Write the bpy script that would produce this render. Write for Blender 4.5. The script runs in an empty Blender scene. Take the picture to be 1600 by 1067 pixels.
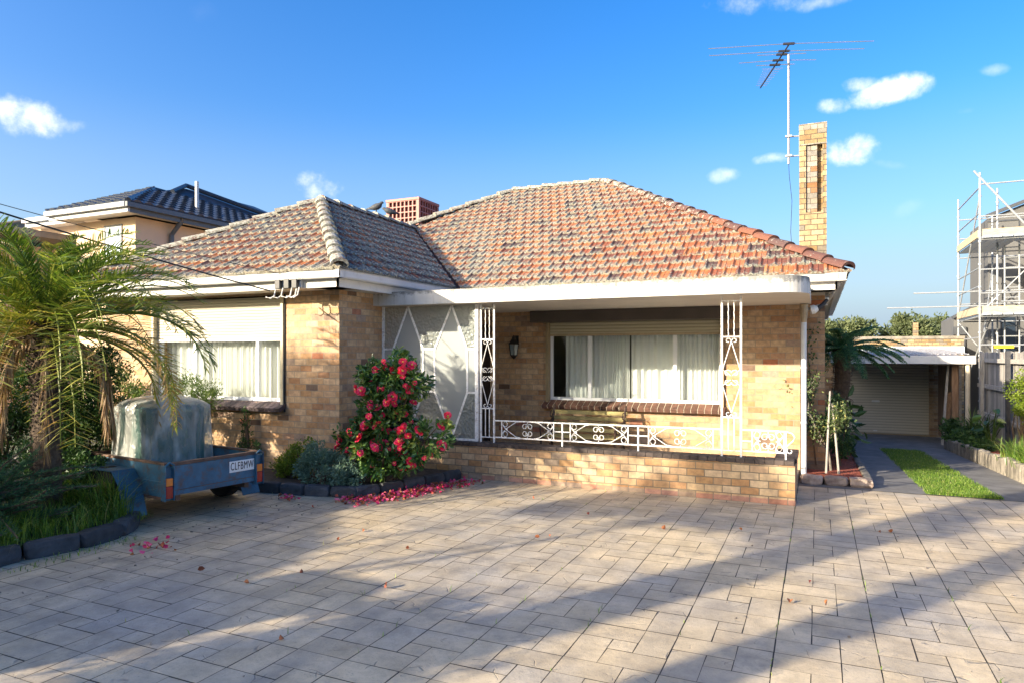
SKY_AIR=1.0; SKY_DUST=3.7; SKY_OZ=2.5; SKY_SAT=1.44; SKY_HUE=.511; SKY_STR=.15; SUN_E=4.9; EXPO=1.32; CL=1.0; CLS=4.4; HZ=2.4
import bpy, bmesh, math, random
import numpy as np
from mathutils import Vector, Matrix
R = random.Random(7)
NR = np.random.RandomState(11)
sc = bpy.context.scene
COL = sc.collection
rad = math.radians

# ------------------------------------------------------------------ mesh builder
class MB:
    def __init__(s):
        s.v = []; s.f = []; s.uv = []; s.rnd = []
    def add(s, pts, faces, uvs=None, rnd=0.5):
        o = len(s.v); s.v.extend([tuple(p) for p in pts])
        for i, f in enumerate(faces):
            s.f.append(tuple(o + k for k in f))
            if uvs is not None: s.uv.append(uvs[i])
            else: s.uv.append([autouv(pts, f, k) for k in f])
            s.rnd.append(rnd)
    def quad(s, a, b, c, d, uv=None, rnd=0.5):
        s.add([a, b, c, d], [(0, 1, 2, 3)], [uv] if uv else None, rnd)
    def box(s, x0, x1, y0, y1, z0, z1, rnd=0.5, M=None):
        p = [(x0,y0,z0),(x1,y0,z0),(x1,y1,z0),(x0,y1,z0),(x0,y0,z1),(x1,y0,z1),(x1,y1,z1),(x0,y1,z1)]
        f = [(0,3,2,1),(4,5,6,7),(0,1,5,4),(1,2,6,5),(2,3,7,6),(3,0,4,7)]
        uv = [[autouv(p, q, k) for k in q] for q in f]
        if M is not None: p = [M @ Vector(q) for q in p]
        s.add(p, f, uv, rnd)
    def bar(s, p0, p1, w, h, rnd=0.5, up=(0,0,1)):
        p0 = Vector(p0); p1 = Vector(p1); d = p1 - p0; L = d.length
        if L < 1e-6: return
        d.normalize(); u = Vector(up)
        if abs(d.dot(u)) > 0.98: u = Vector((0,1,0)) if abs(d.y) < .9 else Vector((1,0,0))
        x = d.cross(u).normalized(); z = x.cross(d)
        M = Matrix(((x.x, d.x, z.x, p0.x), (x.y, d.y, z.y, p0.y), (x.z, d.z, z.z, p0.z), (0,0,0,1)))
        s.box(-w/2, w/2, 0, L, -h/2, h/2, rnd, M)
    def tube(s, path, r, n=8, caps=True, rnd=0.5):
        P = [Vector(p) for p in path]; m = len(P)
        rr = r if isinstance(r, (list, tuple)) else [r]*m
        o = len(s.v); ref = None; L = 0
        for i in range(m):
            t = (P[min(i+1, m-1)] - P[max(i-1, 0)])
            if t.length < 1e-9: t = Vector((0,0,1))
            t.normalize()
            if ref is None:
                ref = Vector((0,0,1)) if abs(t.z) < .9 else Vector((1,0,0))
            x = t.cross(ref)
            if x.length < 1e-6: x = t.cross(Vector((1,0,0)))
            x.normalize(); y = t.cross(x).normalized(); ref = -y if False else ref
            for k in range(n):
                a = 2*math.pi*k/n
                s.v.append(tuple(P[i] + x*(math.cos(a)*rr[i]) + y*(math.sin(a)*rr[i])))
        for i in range(m-1):
            L2 = L + (P[i+1]-P[i]).length
            for k in range(n):
                a = o+i*n+k; b = o+i*n+(k+1) % n
                s.f.append((a, b, b+n, a+n)); u0 = k/n*6.28*rr[i]; u1 = (k+1)/n*6.28*rr[i]
                s.uv.append([(u0,L),(u1,L),(u1,L2),(u0,L2)]); s.rnd.append(rnd)
            L = L2
        if caps:
            for q, rev in ((0, True), (m-1, False)):
                f = [o+q*n+k for k in range(n)]
                if rev: f.reverse()
                s.f.append(tuple(f)); s.uv.append([(0,0)]*n); s.rnd.append(rnd)
    def build(s, name, mat, parent=None, smooth=False, bevel=0, loc=None):
        me = bpy.data.meshes.new(name)
        me.from_pydata(s.v, [], s.f)
        uvl = me.uv_layers.new(name='UVMap')
        flat = np.array([c for f in s.uv for p in f for c in p], dtype=np.float32)
        uvl.data.foreach_set('uv', flat)
        at = me.attributes.new('rnd', 'FLOAT', 'FACE')
        at.data.foreach_set('value', np.array(s.rnd, dtype=np.float32))
        if smooth: me.polygons.foreach_set('use_smooth', [True]*len(s.f))
        me.materials.append(mat); me.update()
        o = bpy.data.objects.new(name, me); COL.objects.link(o)
        if parent is not None: o.parent = parent
        if loc is not None: o.location = loc
        if bevel:
            b = o.modifiers.new('b', 'BEVEL'); b.width = bevel; b.segments = 2; b.limit_method = 'ANGLE'; b.angle_limit = rad(40)
        return o

def autouv(pts, f, k):
    a, b, c = (Vector(pts[f[0]]), Vector(pts[f[1]]), Vector(pts[f[2]]))
    n = (b-a).cross(c-a); p = pts[k]
    ax, ay, az = abs(n.x), abs(n.y), abs(n.z)
    if az >= ax and az >= ay: return (p[0], p[1])
    if ax > ay: return (p[1], p[2])
    return (p[0], p[2])

def npmesh(name, V, F, rnd, mat, parent=None, uv=None, smooth=False, loc=None):
    """V (n,3) F (m,4) rnd (m,)"""
    me = bpy.data.meshes.new(name)
    V = np.asarray(V, dtype=np.float32); F = np.asarray(F, dtype=np.int32)
    me.vertices.add(len(V)); me.vertices.foreach_set('co', V.ravel())
    k = F.shape[1]
    me.loops.add(F.size); me.loops.foreach_set('vertex_index', F.ravel())
    me.polygons.add(len(F)); me.polygons.foreach_set('loop_start', np.arange(0, F.size, k, dtype=np.int32))
    me.update(calc_edges=True)
    at = me.attributes.new('rnd', 'FLOAT', 'FACE'); at.data.foreach_set('value', np.asarray(rnd, dtype=np.float32))
    if uv is not None:
        ul = me.uv_layers.new(name='UVMap'); ul.data.foreach_set('uv', np.asarray(uv, dtype=np.float32).ravel())
    me.polygons.foreach_set('use_smooth', [bool(smooth)]*len(F))
    me.materials.append(mat)
    o = bpy.data.objects.new(name, me); COL.objects.link(o)
    if parent is not None: o.parent = parent
    if loc is not None: o.location = loc
    return o

def tag(o, label=None, cat=None, group=None, kind=None):
    if label: o['label'] = label
    if cat: o['category'] = cat
    if group: o['group'] = group
    if kind: o['kind'] = kind
    return o
def empty(name, loc, label, cat, group=None, rz=0):
    o = bpy.data.objects.new(name, None); COL.objects.link(o)
    o.location = loc; o.rotation_euler = (0,0,rz); o.empty_display_size = .2
    return tag(o, label, cat, group)
def rel(parent):
    """builder helper: keep world coordinates under a parent located elsewhere"""
    return parent
def under(o, parent):
    """parent o (whose mesh is in world coords) to an Empty that is not at the origin"""
    o.parent = parent
    o.matrix_parent_inverse = Matrix.LocRotScale(parent.location, parent.rotation_euler, None).inverted()
    return o

# ------------------------------------------------------------------ materials
def newmat(name):
    m = bpy.data.materials.new(name); m.use_nodes = True
    nt = m.node_tree; b = nt.nodes['Principled BSDF']
    return m, nt, b
def N(nt, t, **kw):
    n = nt.nodes.new(t)
    for k, v in kw.items():
        if k.startswith('i_'):
            key = k[2:]
            key = int(key) if key.isdigit() else key.replace('_', ' ')
            n.inputs[key].default_value = v
        else: setattr(n, k, v)
    return n
def L(nt, a, b): nt.links.new(a, b)
def ramp(nt, fac, stops, interp='LINEAR'):
    r = nt.nodes.new('ShaderNodeValToRGB'); r.color_ramp.interpolation = interp
    e = r.color_ramp.elements
    while len(e) < len(stops): e.new(0.5)
    for i, (p, c) in enumerate(stops):
        e[i].position = p; e[i].color = (c[0], c[1], c[2], 1) if len(c) == 3 else c
    L(nt, fac, r.inputs[0]); return r
def math_(nt, op, a, b=None, clamp=False):
    n = nt.nodes.new('ShaderNodeMath'); n.operation = op; n.use_clamp = clamp
    for i, x in enumerate((a, b)):
        if x is None: continue
        if isinstance(x, (int, float)): n.inputs[i].default_value = x
        else: L(nt, x, n.inputs[i])
    return n.outputs[0]
def mix(nt, fac, a, b, bt='MIX'):
    n = nt.nodes.new('ShaderNodeMix'); n.data_type = 'RGBA'; n.blend_type = bt
    for i, x in ((0, fac), (6, a), (7, b)):
        if isinstance(x, (int, float)): n.inputs[i].default_value = x
        elif isinstance(x, (tuple, list)): n.inputs[i].default_value = (x[0], x[1], x[2], 1)
        else: L(nt, x, n.inputs[i])
    return n.outputs[2]
def noise(nt, vec, scale, detail=3, rough=.5, out=0):
    n = N(nt, 'ShaderNodeTexNoise'); n.inputs['Scale'].default_value = scale
    n.inputs['Detail'].default_value = detail; n.inputs['Roughness'].default_value = rough
    if vec is not None: L(nt, vec, n.inputs['Vector'])
    return n.outputs[out]
def objco(nt): return N(nt, 'ShaderNodeTexCoord').outputs['Object']
def geoco(nt): return N(nt, 'ShaderNodeNewGeometry').outputs['Position']
def bump(nt, b, h, strength=.3, dist=.01):
    n = N(nt, 'ShaderNodeBump'); n.inputs['Strength'].default_value = strength; n.inputs['Distance'].default_value = dist
    L(nt, h, n.inputs['Height']); L(nt, n.outputs[0], b.inputs['Normal']); return n
def attr(nt, name='rnd'):
    a = N(nt, 'ShaderNodeAttribute'); a.attribute_name = name; return a.outputs['Fac']

def plain(name, col, rough=.5, metal=0, var=.12, scale=6, bmp=.15, dirt=None, dirt_amt=.5, spec=.5, dist=.004):
    m, nt, b = newmat(name); co = objco(nt)
    n1 = noise(nt, co, scale, 5, .6)
    lo = tuple(c*(1-var) for c in col); hi = tuple(min(1, c*(1+var)) for c in col)
    c = ramp(nt, n1, [(.3, lo), (.7, hi)]).outputs[0]
    if dirt:
        n2 = noise(nt, co, scale*2.3, 8, .7)
        f = ramp(nt, n2, [(.5, (0,0,0)), (.68, (dirt_amt,)*3)]).outputs[0]
        c = mix(nt, f, c, dirt)
    L(nt, c, b.inputs['Base Color']); b.inputs['Roughness'].default_value = rough
    b.inputs['Metallic'].default_value = metal; b.inputs['Specular IOR Level'].default_value = spec
    if bmp: bump(nt, b, noise(nt, co, scale*8, 5, .6), bmp, dist)
    return m

def brick_mat(name, stops, bw=.203, rh=.086, mortar=(.30,.25,.19), m_sz=.005, rot=False, stain=.35):
    m, nt, b = newmat(name)
    uv = N(nt, 'ShaderNodeUVMap').outputs[0]
    jit = noise(nt, uv, 9, 2, .5, 1)
    jv = N(nt, 'ShaderNodeVectorMath', operation='SUBTRACT'); L(nt, jit, jv.inputs[0]); jv.inputs[1].default_value = (.5,.5,.5)
    js = N(nt, 'ShaderNodeVectorMath', operation='SCALE'); L(nt, jv.outputs[0], js.inputs[0]); js.inputs['Scale'].default_value = .008
    ja = N(nt, 'ShaderNodeVectorMath', operation='ADD'); L(nt, uv, ja.inputs[0]); L(nt, js.outputs[0], ja.inputs[1]); uvj = ja.outputs[0]
    br = N(nt, 'ShaderNodeTexBrick'); br.offset = .5; br.offset_frequency = 2
    br.inputs['Scale'].default_value = 1; br.inputs['Brick Width'].default_value = bw; br.inputs['Row Height'].default_value = rh
    br.inputs['Mortar Size'].default_value = m_sz; br.inputs['Mortar Smooth'].default_value = .25; L(nt, uvj, br.inputs['Vector'])
    sp = N(nt, 'ShaderNodeSeparateXYZ'); L(nt, uvj, sp.inputs[0])
    row = math_(nt, 'FLOOR', math_(nt, 'DIVIDE', sp.outputs[1], rh))
    par = math_(nt, 'SUBTRACT', 1, math_(nt, 'ABSOLUTE', math_(nt, 'MODULO', row, 2)))
    colm = math_(nt, 'FLOOR', math_(nt, 'ADD', math_(nt, 'DIVIDE', sp.outputs[0], bw), math_(nt, 'MULTIPLY', par, .5)))
    cb = N(nt, 'ShaderNodeCombineXYZ'); L(nt, colm, cb.inputs[0]); L(nt, row, cb.inputs[1])
    wn = N(nt, 'ShaderNodeTexWhiteNoise'); L(nt, cb.outputs[0], wn.inputs['Vector'])
    c = ramp(nt, wn.outputs[0], stops, 'CONSTANT').outputs[0]
    wsp = N(nt, 'ShaderNodeSeparateColor'); L(nt, wn.outputs['Color'], wsp.inputs[0])
    br2 = N(nt, 'ShaderNodeBrightContrast'); L(nt, c, br2.inputs[0])
    L(nt, math_(nt, 'MULTIPLY', math_(nt, 'SUBTRACT', wsp.outputs[1], .5), .07), br2.inputs['Bright']); c = br2.outputs[0]
    n1 = noise(nt, uv, 14, 6, .65); n1c = ramp(nt, n1, [(.35, (.72,.72,.74)), (.65, (1.12,1.1,1.06))]).outputs[0]
    c = mix(nt, 1, c, n1c, 'MULTIPLY')
    big = noise(nt, uv, 1.3, 4, .6); bigc = ramp(nt, big, [(.38, (.72,.68,.64)), (.6, (1,1,1))]).outputs[0]
    c = mix(nt, stain, c, mix(nt, 1, c, bigc, 'MULTIPLY'))
    mo = mix(nt, noise(nt, uv, 20, 4), tuple(x*.7 for x in mortar), tuple(x*1.25 for x in mortar))
    c = mix(nt, br.outputs['Fac'], c, mo)
    L(nt, c, b.inputs['Base Color']); b.inputs['Roughness'].default_value = .85
    inv = math_(nt, 'SUBTRACT', 1, br.outputs['Fac'])
    h = math_(nt, 'ADD', inv, math_(nt, 'MULTIPLY', noise(nt, uv, 60, 5, .7), .35))
    h = math_(nt, 'ADD', h, math_(nt, 'MULTIPLY', wsp.outputs[0], .3))
    bump(nt, b, h, .55, .006)
    return m

cream = [(0,(.52,.335,.19)),(.16,(.56,.38,.225)),(.34,(.49,.295,.155)),(.5,(.57,.40,.245)),(.64,(.475,.285,.155)),(.76,(.53,.345,.20)),(.87,(.42,.235,.13)),(.925,(.37,.265,.195)),(.958,(.19,.125,.09)),(.982,(.45,.19,.11))]
M_brick = brick_mat('cream_brick', cream)
lowst = [(0,(.52,.345,.195)),(.2,(.55,.405,.25)),(.4,(.47,.29,.15)),(.6,(.57,.42,.26)),(.75,(.45,.26,.13)),(.88,(.33,.25,.175)),(.95,(.48,.33,.205))]
M_brick_low = brick_mat('porch_brick', lowst, mortar=(.20,.16,.11), m_sz=.0065, stain=.5)
M_chim = brick_mat('chimney_brick', [(0,(.33,.235,.125)),(.2,(.41,.305,.165)),(.45,(.28,.19,.095)),(.6,(.38,.285,.17)),(.8,(.22,.19,.15)),(.92,(.26,.17,.09))], mortar=(.09,.07,.05), m_sz=.007, bw=.19)
M_sill = plain('sill_brick', (.12,.07,.05), .55, var=.4, scale=9, bmp=.3)
M_white = plain('white_paint', (.62,.61,.59), .45, var=.04, scale=3, bmp=.08, dirt=(.30,.29,.27), dirt_amt=.25)
def old_paint():
    m,nt,b=newmat('weathered_white_paint'); co=objco(nt); sp=N(nt,'ShaderNodeSeparateXYZ'); L(nt,co,sp.inputs[0])
    c=ramp(nt,noise(nt,co,4,5,.6),[(.3,(.50,.495,.475)),(.7,(.62,.61,.58))]).outputs[0]
    n1=noise(nt,co,16,8,.72); n2=noise(nt,co,1.6,3,.5)
    top=math_(nt,'MULTIPLY',math_(nt,'SUBTRACT',sp.outputs[2],2.49),2.6)
    xr=math_(nt,'MULTIPLY',math_(nt,'MAXIMUM',math_(nt,'ADD',sp.outputs[0],1.2),0),.10)
    f=math_(nt,'ADD',math_(nt,'ADD',math_(nt,'MULTIPLY',n1,.8),math_(nt,'MULTIPLY',n2,.35)),math_(nt,'ADD',top,xr))
    f=ramp(nt,f,[(.66,(0,0,0)),(.80,(.8,.8,.8))]).outputs[0]
    c=mix(nt,f,c,(.13,.13,.13))
    mp=N(nt,'ShaderNodeMapping'); mp.inputs['Scale'].default_value=(22,22,1.3); L(nt,co,mp.inputs[0])
    st=ramp(nt,noise(nt,mp.outputs[0],1,4,.6),[(.52,(1,1,1)),(.70,(.78,.76,.72))]).outputs[0]
    c=mix(nt,1,c,st,'MULTIPLY'); L(nt,c,b.inputs['Base Color']); b.inputs['Roughness'].default_value=.65
    bump(nt,b,n1,.35,.006); return m
M_white_old = old_paint()
M_iron = plain('white_wrought_iron', (.78,.78,.77), .4, var=.04, scale=9, bmp=.1, dirt=(.30,.22,.16), dirt_amt=.75)
M_soffit = plain('soffit_paint', (.62,.58,.52), .7, var=.08, scale=2, bmp=.05)
M_alu = plain('white_window_frame', (.78,.80,.82), .35, var=.03, scale=3, bmp=0)
M_dark = plain('dark_steel', (.03,.03,.035), .4, var=.3, scale=5, bmp=.1)
M_galv = plain('galvanised_steel', (.55,.57,.60), .35, metal=.6, var=.12, scale=7, bmp=.08)
M_galvw = plain('pale_galvanised_steel', (.32,.335,.35), .4, metal=.15, var=.1, scale=7, bmp=.08)
M_wood = plain('raw_timber', (.42,.32,.2), .75, var=.25, scale=4, bmp=.3)
M_dirtg = plain('soil', (.07,.055,.04), .95, var=.4, scale=9, bmp=.8, dist=.03)

def wood_grain(name, c1, c2, c3, stretch=(14,14,1.2), rough=.85, bs=.5):
    m, nt, b = newmat(name); co = objco(nt)
    mp = N(nt, 'ShaderNodeMapping'); mp.inputs['Scale'].default_value = stretch; L(nt, co, mp.inputs[0])
    n1 = noise(nt, mp.outputs[0], 3, 8, .65); c = ramp(nt, n1, [(.3, c1), (.55, c2), (.75, c3)]).outputs[0]
    r_ = attr(nt); c = mix(nt, 1, c, ramp(nt, r_, [(0, (.6,.6,.62)), (1, (1.25,1.2,1.15))]).outputs[0], 'MULTIPLY')
    L(nt, c, b.inputs['Base Color']); b.inputs['Roughness'].default_value = rough
    bump(nt, b, n1, bs, .006); return m
M_paling = wood_grain('weathered_grey_timber', (.22,.205,.185), (.40,.385,.36), (.55,.53,.50))
M_lean = wood_grain('brown_timber', (.16,.09,.05), (.28,.17,.10), (.4,.27,.17))
M_plank = wood_grain('pale_scaffold_timber', (.42,.32,.2), (.6,.48,.32), (.7,.58,.42), (2,2,14))

# --- terracotta tiles: per-tile colour with lichen along the lower edge
def tile_mat(dark=False):
    m, nt, b = newmat('shaded_terracotta_tile' if dark else 'terracotta_tile'); co = geoco(nt)
    uv = N(nt, 'ShaderNodeUVMap').outputs[0]
    sp = N(nt, 'ShaderNodeSeparateXYZ'); L(nt, uv, sp.inputs[0])
    r_ = attr(nt)
    c = ramp(nt, r_, [(0,(.42,.145,.05)),(.20,(.33,.105,.042)),(.38,(.47,.175,.062)),(.50,(.27,.08,.038)),(.64,(.18,.06,.04)),(.77,(.09,.045,.042)),(.86,(.40,.14,.06)),(.95,(.20,.10,.075))], 'CONSTANT').outputs[0]
    n0 = noise(nt, co, 9, 5, .7); c = mix(nt, 1, c, ramp(nt, n0, [(.3,(.6,.58,.55)),(.65,(1.1,1.1,1.1))]).outputs[0], 'MULTIPLY')
    # lichen: more on the lower (v near 0) part and in patches
    n1 = noise(nt, co, 26, 6, .75); n2 = noise(nt, co, 1.4, 3, .5); n3 = noise(nt, co, 7, 4, .6)
    spx = N(nt, 'ShaderNodeSeparateXYZ'); L(nt, co, spx.inputs[0])
    edge = math_(nt, 'MULTIPLY', math_(nt, 'SUBTRACT', .62, sp.outputs[1]), .34)
    xf = math_(nt, 'MULTIPLY', math_(nt, 'SUBTRACT', -3.8, spx.outputs[0]), .022)
    xf = math_(nt, 'MINIMUM', math_(nt, 'MAXIMUM', xf, -.12), .05)
    s_ = math_(nt, 'ADD', math_(nt, 'MULTIPLY', n1, .75), math_(nt, 'MULTIPLY', n2, .35))
    s_ = math_(nt, 'ADD', s_, math_(nt, 'MULTIPLY', n3, .35)); s_ = math_(nt, 'ADD', s_, edge); s_ = math_(nt, 'ADD', s_, xf)
    f = ramp(nt, s_, [(.725,(0,0,0)),(.83,(1,1,1))]).outputs[0]
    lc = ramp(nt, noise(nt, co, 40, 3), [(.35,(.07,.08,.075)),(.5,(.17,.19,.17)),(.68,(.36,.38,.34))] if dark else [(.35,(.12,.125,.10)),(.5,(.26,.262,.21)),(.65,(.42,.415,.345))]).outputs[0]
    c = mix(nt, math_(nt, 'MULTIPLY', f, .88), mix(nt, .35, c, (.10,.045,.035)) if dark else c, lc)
    n4 = noise(nt, co, 17, 5, .7); c = mix(nt, ramp(nt, n4, [(.60,(0,0,0)),(.68,(.8,.8,.8))]).outputs[0], c, (.07,.06,.055))
    L(nt, c, b.inputs['Base Color']); b.inputs['Roughness'].default_value = .8
    bump(nt, b, math_(nt, 'ADD', f, n1), .5, .008); return m
M_tile = tile_mat(); M_tile_dark = tile_mat(True)  # dark copy: shade of the wing's side slope put into tile and lichen colour
def ridge_mat():
    m, nt, b = newmat('lichened_ridge_cap'); co = geoco(nt)
    c = ramp(nt, attr(nt), [(0,(.19,.075,.045)),(.5,(.11,.05,.042)),(1,(.09,.058,.055))]).outputs[0]
    n1 = noise(nt, co, 12, 6, .75)
    spx = N(nt, 'ShaderNodeSeparateXYZ'); L(nt, co, spx.inputs[0])
    xf = math_(nt, 'MINIMUM', math_(nt, 'MAXIMUM', math_(nt, 'MULTIPLY', math_(nt, 'SUBTRACT', -2.5, spx.outputs[0]), .05), -.08), .12)
    f = ramp(nt, math_(nt, 'ADD', n1, xf), [(.50,(0,0,0)),(.60,(1,1,1))]).outputs[0]
    lc = ramp(nt, noise(nt, co, 30, 3), [(.35,(.17,.165,.13)),(.6,(.42,.41,.35))]).outputs[0]
    L(nt, mix(nt, f, c, lc), b.inputs['Base Color']); b.inputs['Roughness'].default_value = .85
    bump(nt, b, n1, .5, .01); return m
M_ridge = ridge_mat()

# --- stamped concrete paving
def paving_mat():
    m, nt, b = newmat('stamped_concrete'); co = geoco(nt)
    r_ = attr(nt)
    c = ramp(nt, r_, [(0,(.51,.41,.265)),(.35,(.60,.49,.325)),(.7,(.55,.445,.295)),(1,(.50,.425,.31))]).outputs[0]
    big = noise(nt, co, .55, 5, .6); c = mix(nt, ramp(nt, big, [(.44,(0,0,0)),(.64,(.7,.7,.7))]).outputs[0], c, (.30,.295,.29))
    mid = noise(nt, co, 3.5, 7, .7); c = mix(nt, 1, c, ramp(nt, mid, [(.3,(.66,.65,.64)),(.62,(1.12,1.11,1.09))]).outputs[0], 'MULTIPLY')
    # chisel marks of the stamp
    w1 = noise(nt, co, 2.2, 3, .6, 1); va = N(nt, 'ShaderNodeVectorMath', operation='MULTIPLY_ADD'); L(nt, w1, va.inputs[0]); va.inputs[1].default_value = (.35,.35,0); L(nt, co, va.inputs[2])
    vo = N(nt, 'ShaderNodeTexVoronoi', feature='DISTANCE_TO_EDGE'); vo.inputs['Scale'].default_value = 4.6; L(nt, va.outputs[0], vo.inputs['Vector'])
    msk = ramp(nt, noise(nt, co, 5, 3), [(.57,(0,0,0)),(.62,(1,1,1))]).outputs[0]
    cr = math_(nt, 'MULTIPLY', ramp(nt, vo.outputs[0], [(0,(1,1,1)),(.022,(0,0,0))]).outputs[0], msk)
    c = mix(nt, math_(nt, 'MULTIPLY', cr, .5), c, (.11,.095,.085))
    mp = N(nt, 'ShaderNodeMapping'); mp.inputs['Scale'].default_value = (1.1, .12, 1); mp.inputs['Rotation'].default_value = (0,0,.06); L(nt, co, mp.inputs[0])
    trk = noise(nt, mp.outputs[0], 1.6, 3, .5); c = mix(nt, ramp(nt, trk, [(.52,(0,0,0)),(.66,(.38,.38,.38))]).outputs[0], c, (.19,.18,.17))
    cl = noise(nt, co, 24, 5, .75); c = mix(nt, ramp(nt, cl, [(.56,(0,0,0)),(.70,(.45,.45,.45))]).outputs[0], c, (.22,.20,.18))
    st2 = noise(nt, co, 1.7, 6, .7); c = mix(nt, ramp(nt, st2, [(.56,(0,0,0)),(.70,(.55,.55,.55))]).outputs[0], c, (.16,.15,.14))
    fine = noise(nt, co, 55, 6, .75); c = mix(nt, ramp(nt, fine, [(.57,(0,0,0)),(.70,(.6,.6,.6))]).outputs[0], c, (.15,.14,.13))
    L(nt, c, b.inputs['Base Color']); b.inputs['Roughness'].default_value = .62
    h = math_(nt, 'ADD', math_(nt, 'MULTIPLY', mid, .8), math_(nt, 'MULTIPLY', cr, -.35)); h = math_(nt, 'ADD', h, math_(nt, 'MULTIPLY', fine, .15))
    bump(nt, b, h, .7, .014); return m
M_pave = paving_mat()
M_joint = plain('paving_joint', (.075,.066,.054), .95, var=.4, scale=8, bmp=.4)
M_conc = plain('grey_concrete', (.17,.165,.16), .85, var=.3, scale=2.5, bmp=.4, dirt=(.08,.08,.075), dirt_amt=.6)
M_mulch = None
def mulch_mat():
    m, nt, b = newmat('red_bark_mulch'); co = geoco(nt)
    vo = N(nt, 'ShaderNodeTexVoronoi'); vo.inputs['Scale'].default_value = 45; L(nt, co, vo.inputs['Vector'])
    sp = N(nt, 'ShaderNodeSeparateColor'); L(nt, vo.outputs['Color'], sp.inputs[0])
    c = ramp(nt, sp.outputs[0], [(0,(.16,.03,.018)),(.5,(.38,.08,.04)),(1,(.52,.15,.08))]).outputs[0]
    L(nt, c, b.inputs['Base Color']); b.inputs['Roughness'].default_value = .9
    bump(nt, b, vo.outputs['Distance'], 1, .02); return m
M_mulch = mulch_mat()
def stone_mat(name, a, b_, sc_=5):
    m, nt, b = newmat(name); co = objco(nt)
    n1 = noise(nt, co, sc_, 7, .7); c = mix(nt, 1, ramp(nt, n1, [(.3,a),(.7,b_)]).outputs[0], ramp(nt, attr(nt), [(0,(.7,.7,.7)),(1,(1.25,1.25,1.25))]).outputs[0], 'MULTIPLY')
    L(nt, c, b.inputs['Base Color']); b.inputs['Roughness'].default_value = .85; bump(nt, b, n1, .7, .02); return m
M_bluestone = stone_mat('bluestone', (.035,.037,.042), (.09,.093,.10))
M_kerb = stone_mat('mossy_concrete_block', (.12,.11,.09), (.34,.30,.25))
M_rock = stone_mat('pink_garden_rock', (.22,.15,.12), (.44,.36,.30), 9)

def leaf_mat(name, stops, rough=.5, trans=.35, spec=.4, hue=None):
    m, nt, b = newmat(name)
    c = ramp(nt, attr(nt), stops).outputs[0]
    L(nt, c, b.inputs['Base Color']); b.inputs['Roughness'].default_value = rough; b.inputs['Specular IOR Level'].default_value = spec
    tr = N(nt, 'ShaderNodeBsdfTranslucent'); L(nt, mix(nt, 1, c, (1.5,1.5,.7), 'MULTIPLY'), tr.inputs[0])
    mx = N(nt, 'ShaderNodeMixShader'); mx.inputs[0].default_value = trans
    L(nt, b.outputs[0], mx.inputs[1]); L(nt, tr.outputs[0], mx.inputs[2])
    L(nt, mx.outputs[0], nt.nodes['Material Output'].inputs[0]); return m
M_cam = leaf_mat('camellia_leaf', [(0,(.025,.065,.022)),(.45,(.05,.125,.032)),(.75,(.15,.25,.05)),(1,(.38,.43,.10))], .28, .2, .6)
M_palm = leaf_mat('palm_leaflet', [(0,(.05,.10,.02)),(.4,(.12,.20,.035)),(.7,(.28,.31,.06)),(.88,(.45,.38,.10)),(1,(.45,.29,.13))], .38, .3, .5)
M_palmdead = leaf_mat('dead_palm_leaflet', [(0,(.16,.09,.04)),(.5,(.27,.17,.09)),(1,(.42,.32,.20))], .7, .25)
M_jun = leaf_mat('juniper_needles', [(0,(.03,.08,.042)),(.6,(.05,.14,.065)),(1,(.11,.22,.09))], .6, .2)
M_dkleaf = leaf_mat('dark_hedge_leaf', [(0,(.02,.05,.016)),(.6,(.045,.105,.028)),(1,(.12,.20,.05))], .45, .2)
M_ygleaf = leaf_mat('yellow_green_leaf', [(0,(.07,.12,.015)),(.5,(.16,.23,.025)),(1,(.32,.38,.05))], .45, .35)
M_greyleaf = leaf_mat('grey_green_leaf', [(0,(.08,.14,.10)),(.5,(.14,.23,.165)),(1,(.24,.34,.25))], .6, .2)
M_midleaf = leaf_mat('mid_green_leaf', [(0,(.04,.08,.018)),(.6,(.09,.15,.035)),(1,(.2,.26,.07))], .5, .3)
M_fern = leaf_mat('fern_frond', [(0,(.04,.10,.05)),(.6,(.08,.19,.08)),(1,(.18,.30,.13))], .5, .3)
M_grass = leaf_mat('grass_blade', [(0,(.055,.12,.018)),(.55,(.15,.27,.035)),(.85,(.26,.38,.06)),(1,(.46,.42,.18))], .45, .35)
M_euc = leaf_mat('eucalypt_leaf', [(0,(.07,.095,.045)),(.6,(.13,.16,.075)),(1,(.22,.25,.13))], .55, .3)
M_petal = leaf_mat('camellia_petal', [(0,(.62,.012,.05)),(.4,(.78,.03,.10)),(.75,(.86,.09,.22)),(1,(.92,.30,.42))], .5, .25)
M_stamen = plain('yellow_stamen', (.85,.62,.12), .6, var=.2, scale=60)
M_fallen = leaf_mat('fallen_petal', [(0,(.20,.06,.03)),(.3,(.38,.15,.06)),(.45,(.50,.02,.09)),(.8,(.72,.05,.20)),(1,(.85,.25,.40))], .6, .15)
M_bark = plain('brown_bark', (.13,.09,.06), .9, var=.4, scale=14, bmp=.8, dist=.02)
M_barkg = plain('grey_bark', (.22,.19,.16), .9, var=.35, scale=14, bmp=.8, dist=.02)
M_palmtrunk = plain('palm_trunk', (.14,.10,.07), .95, var=.5, scale=18, bmp=1, dist=.03)

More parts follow.
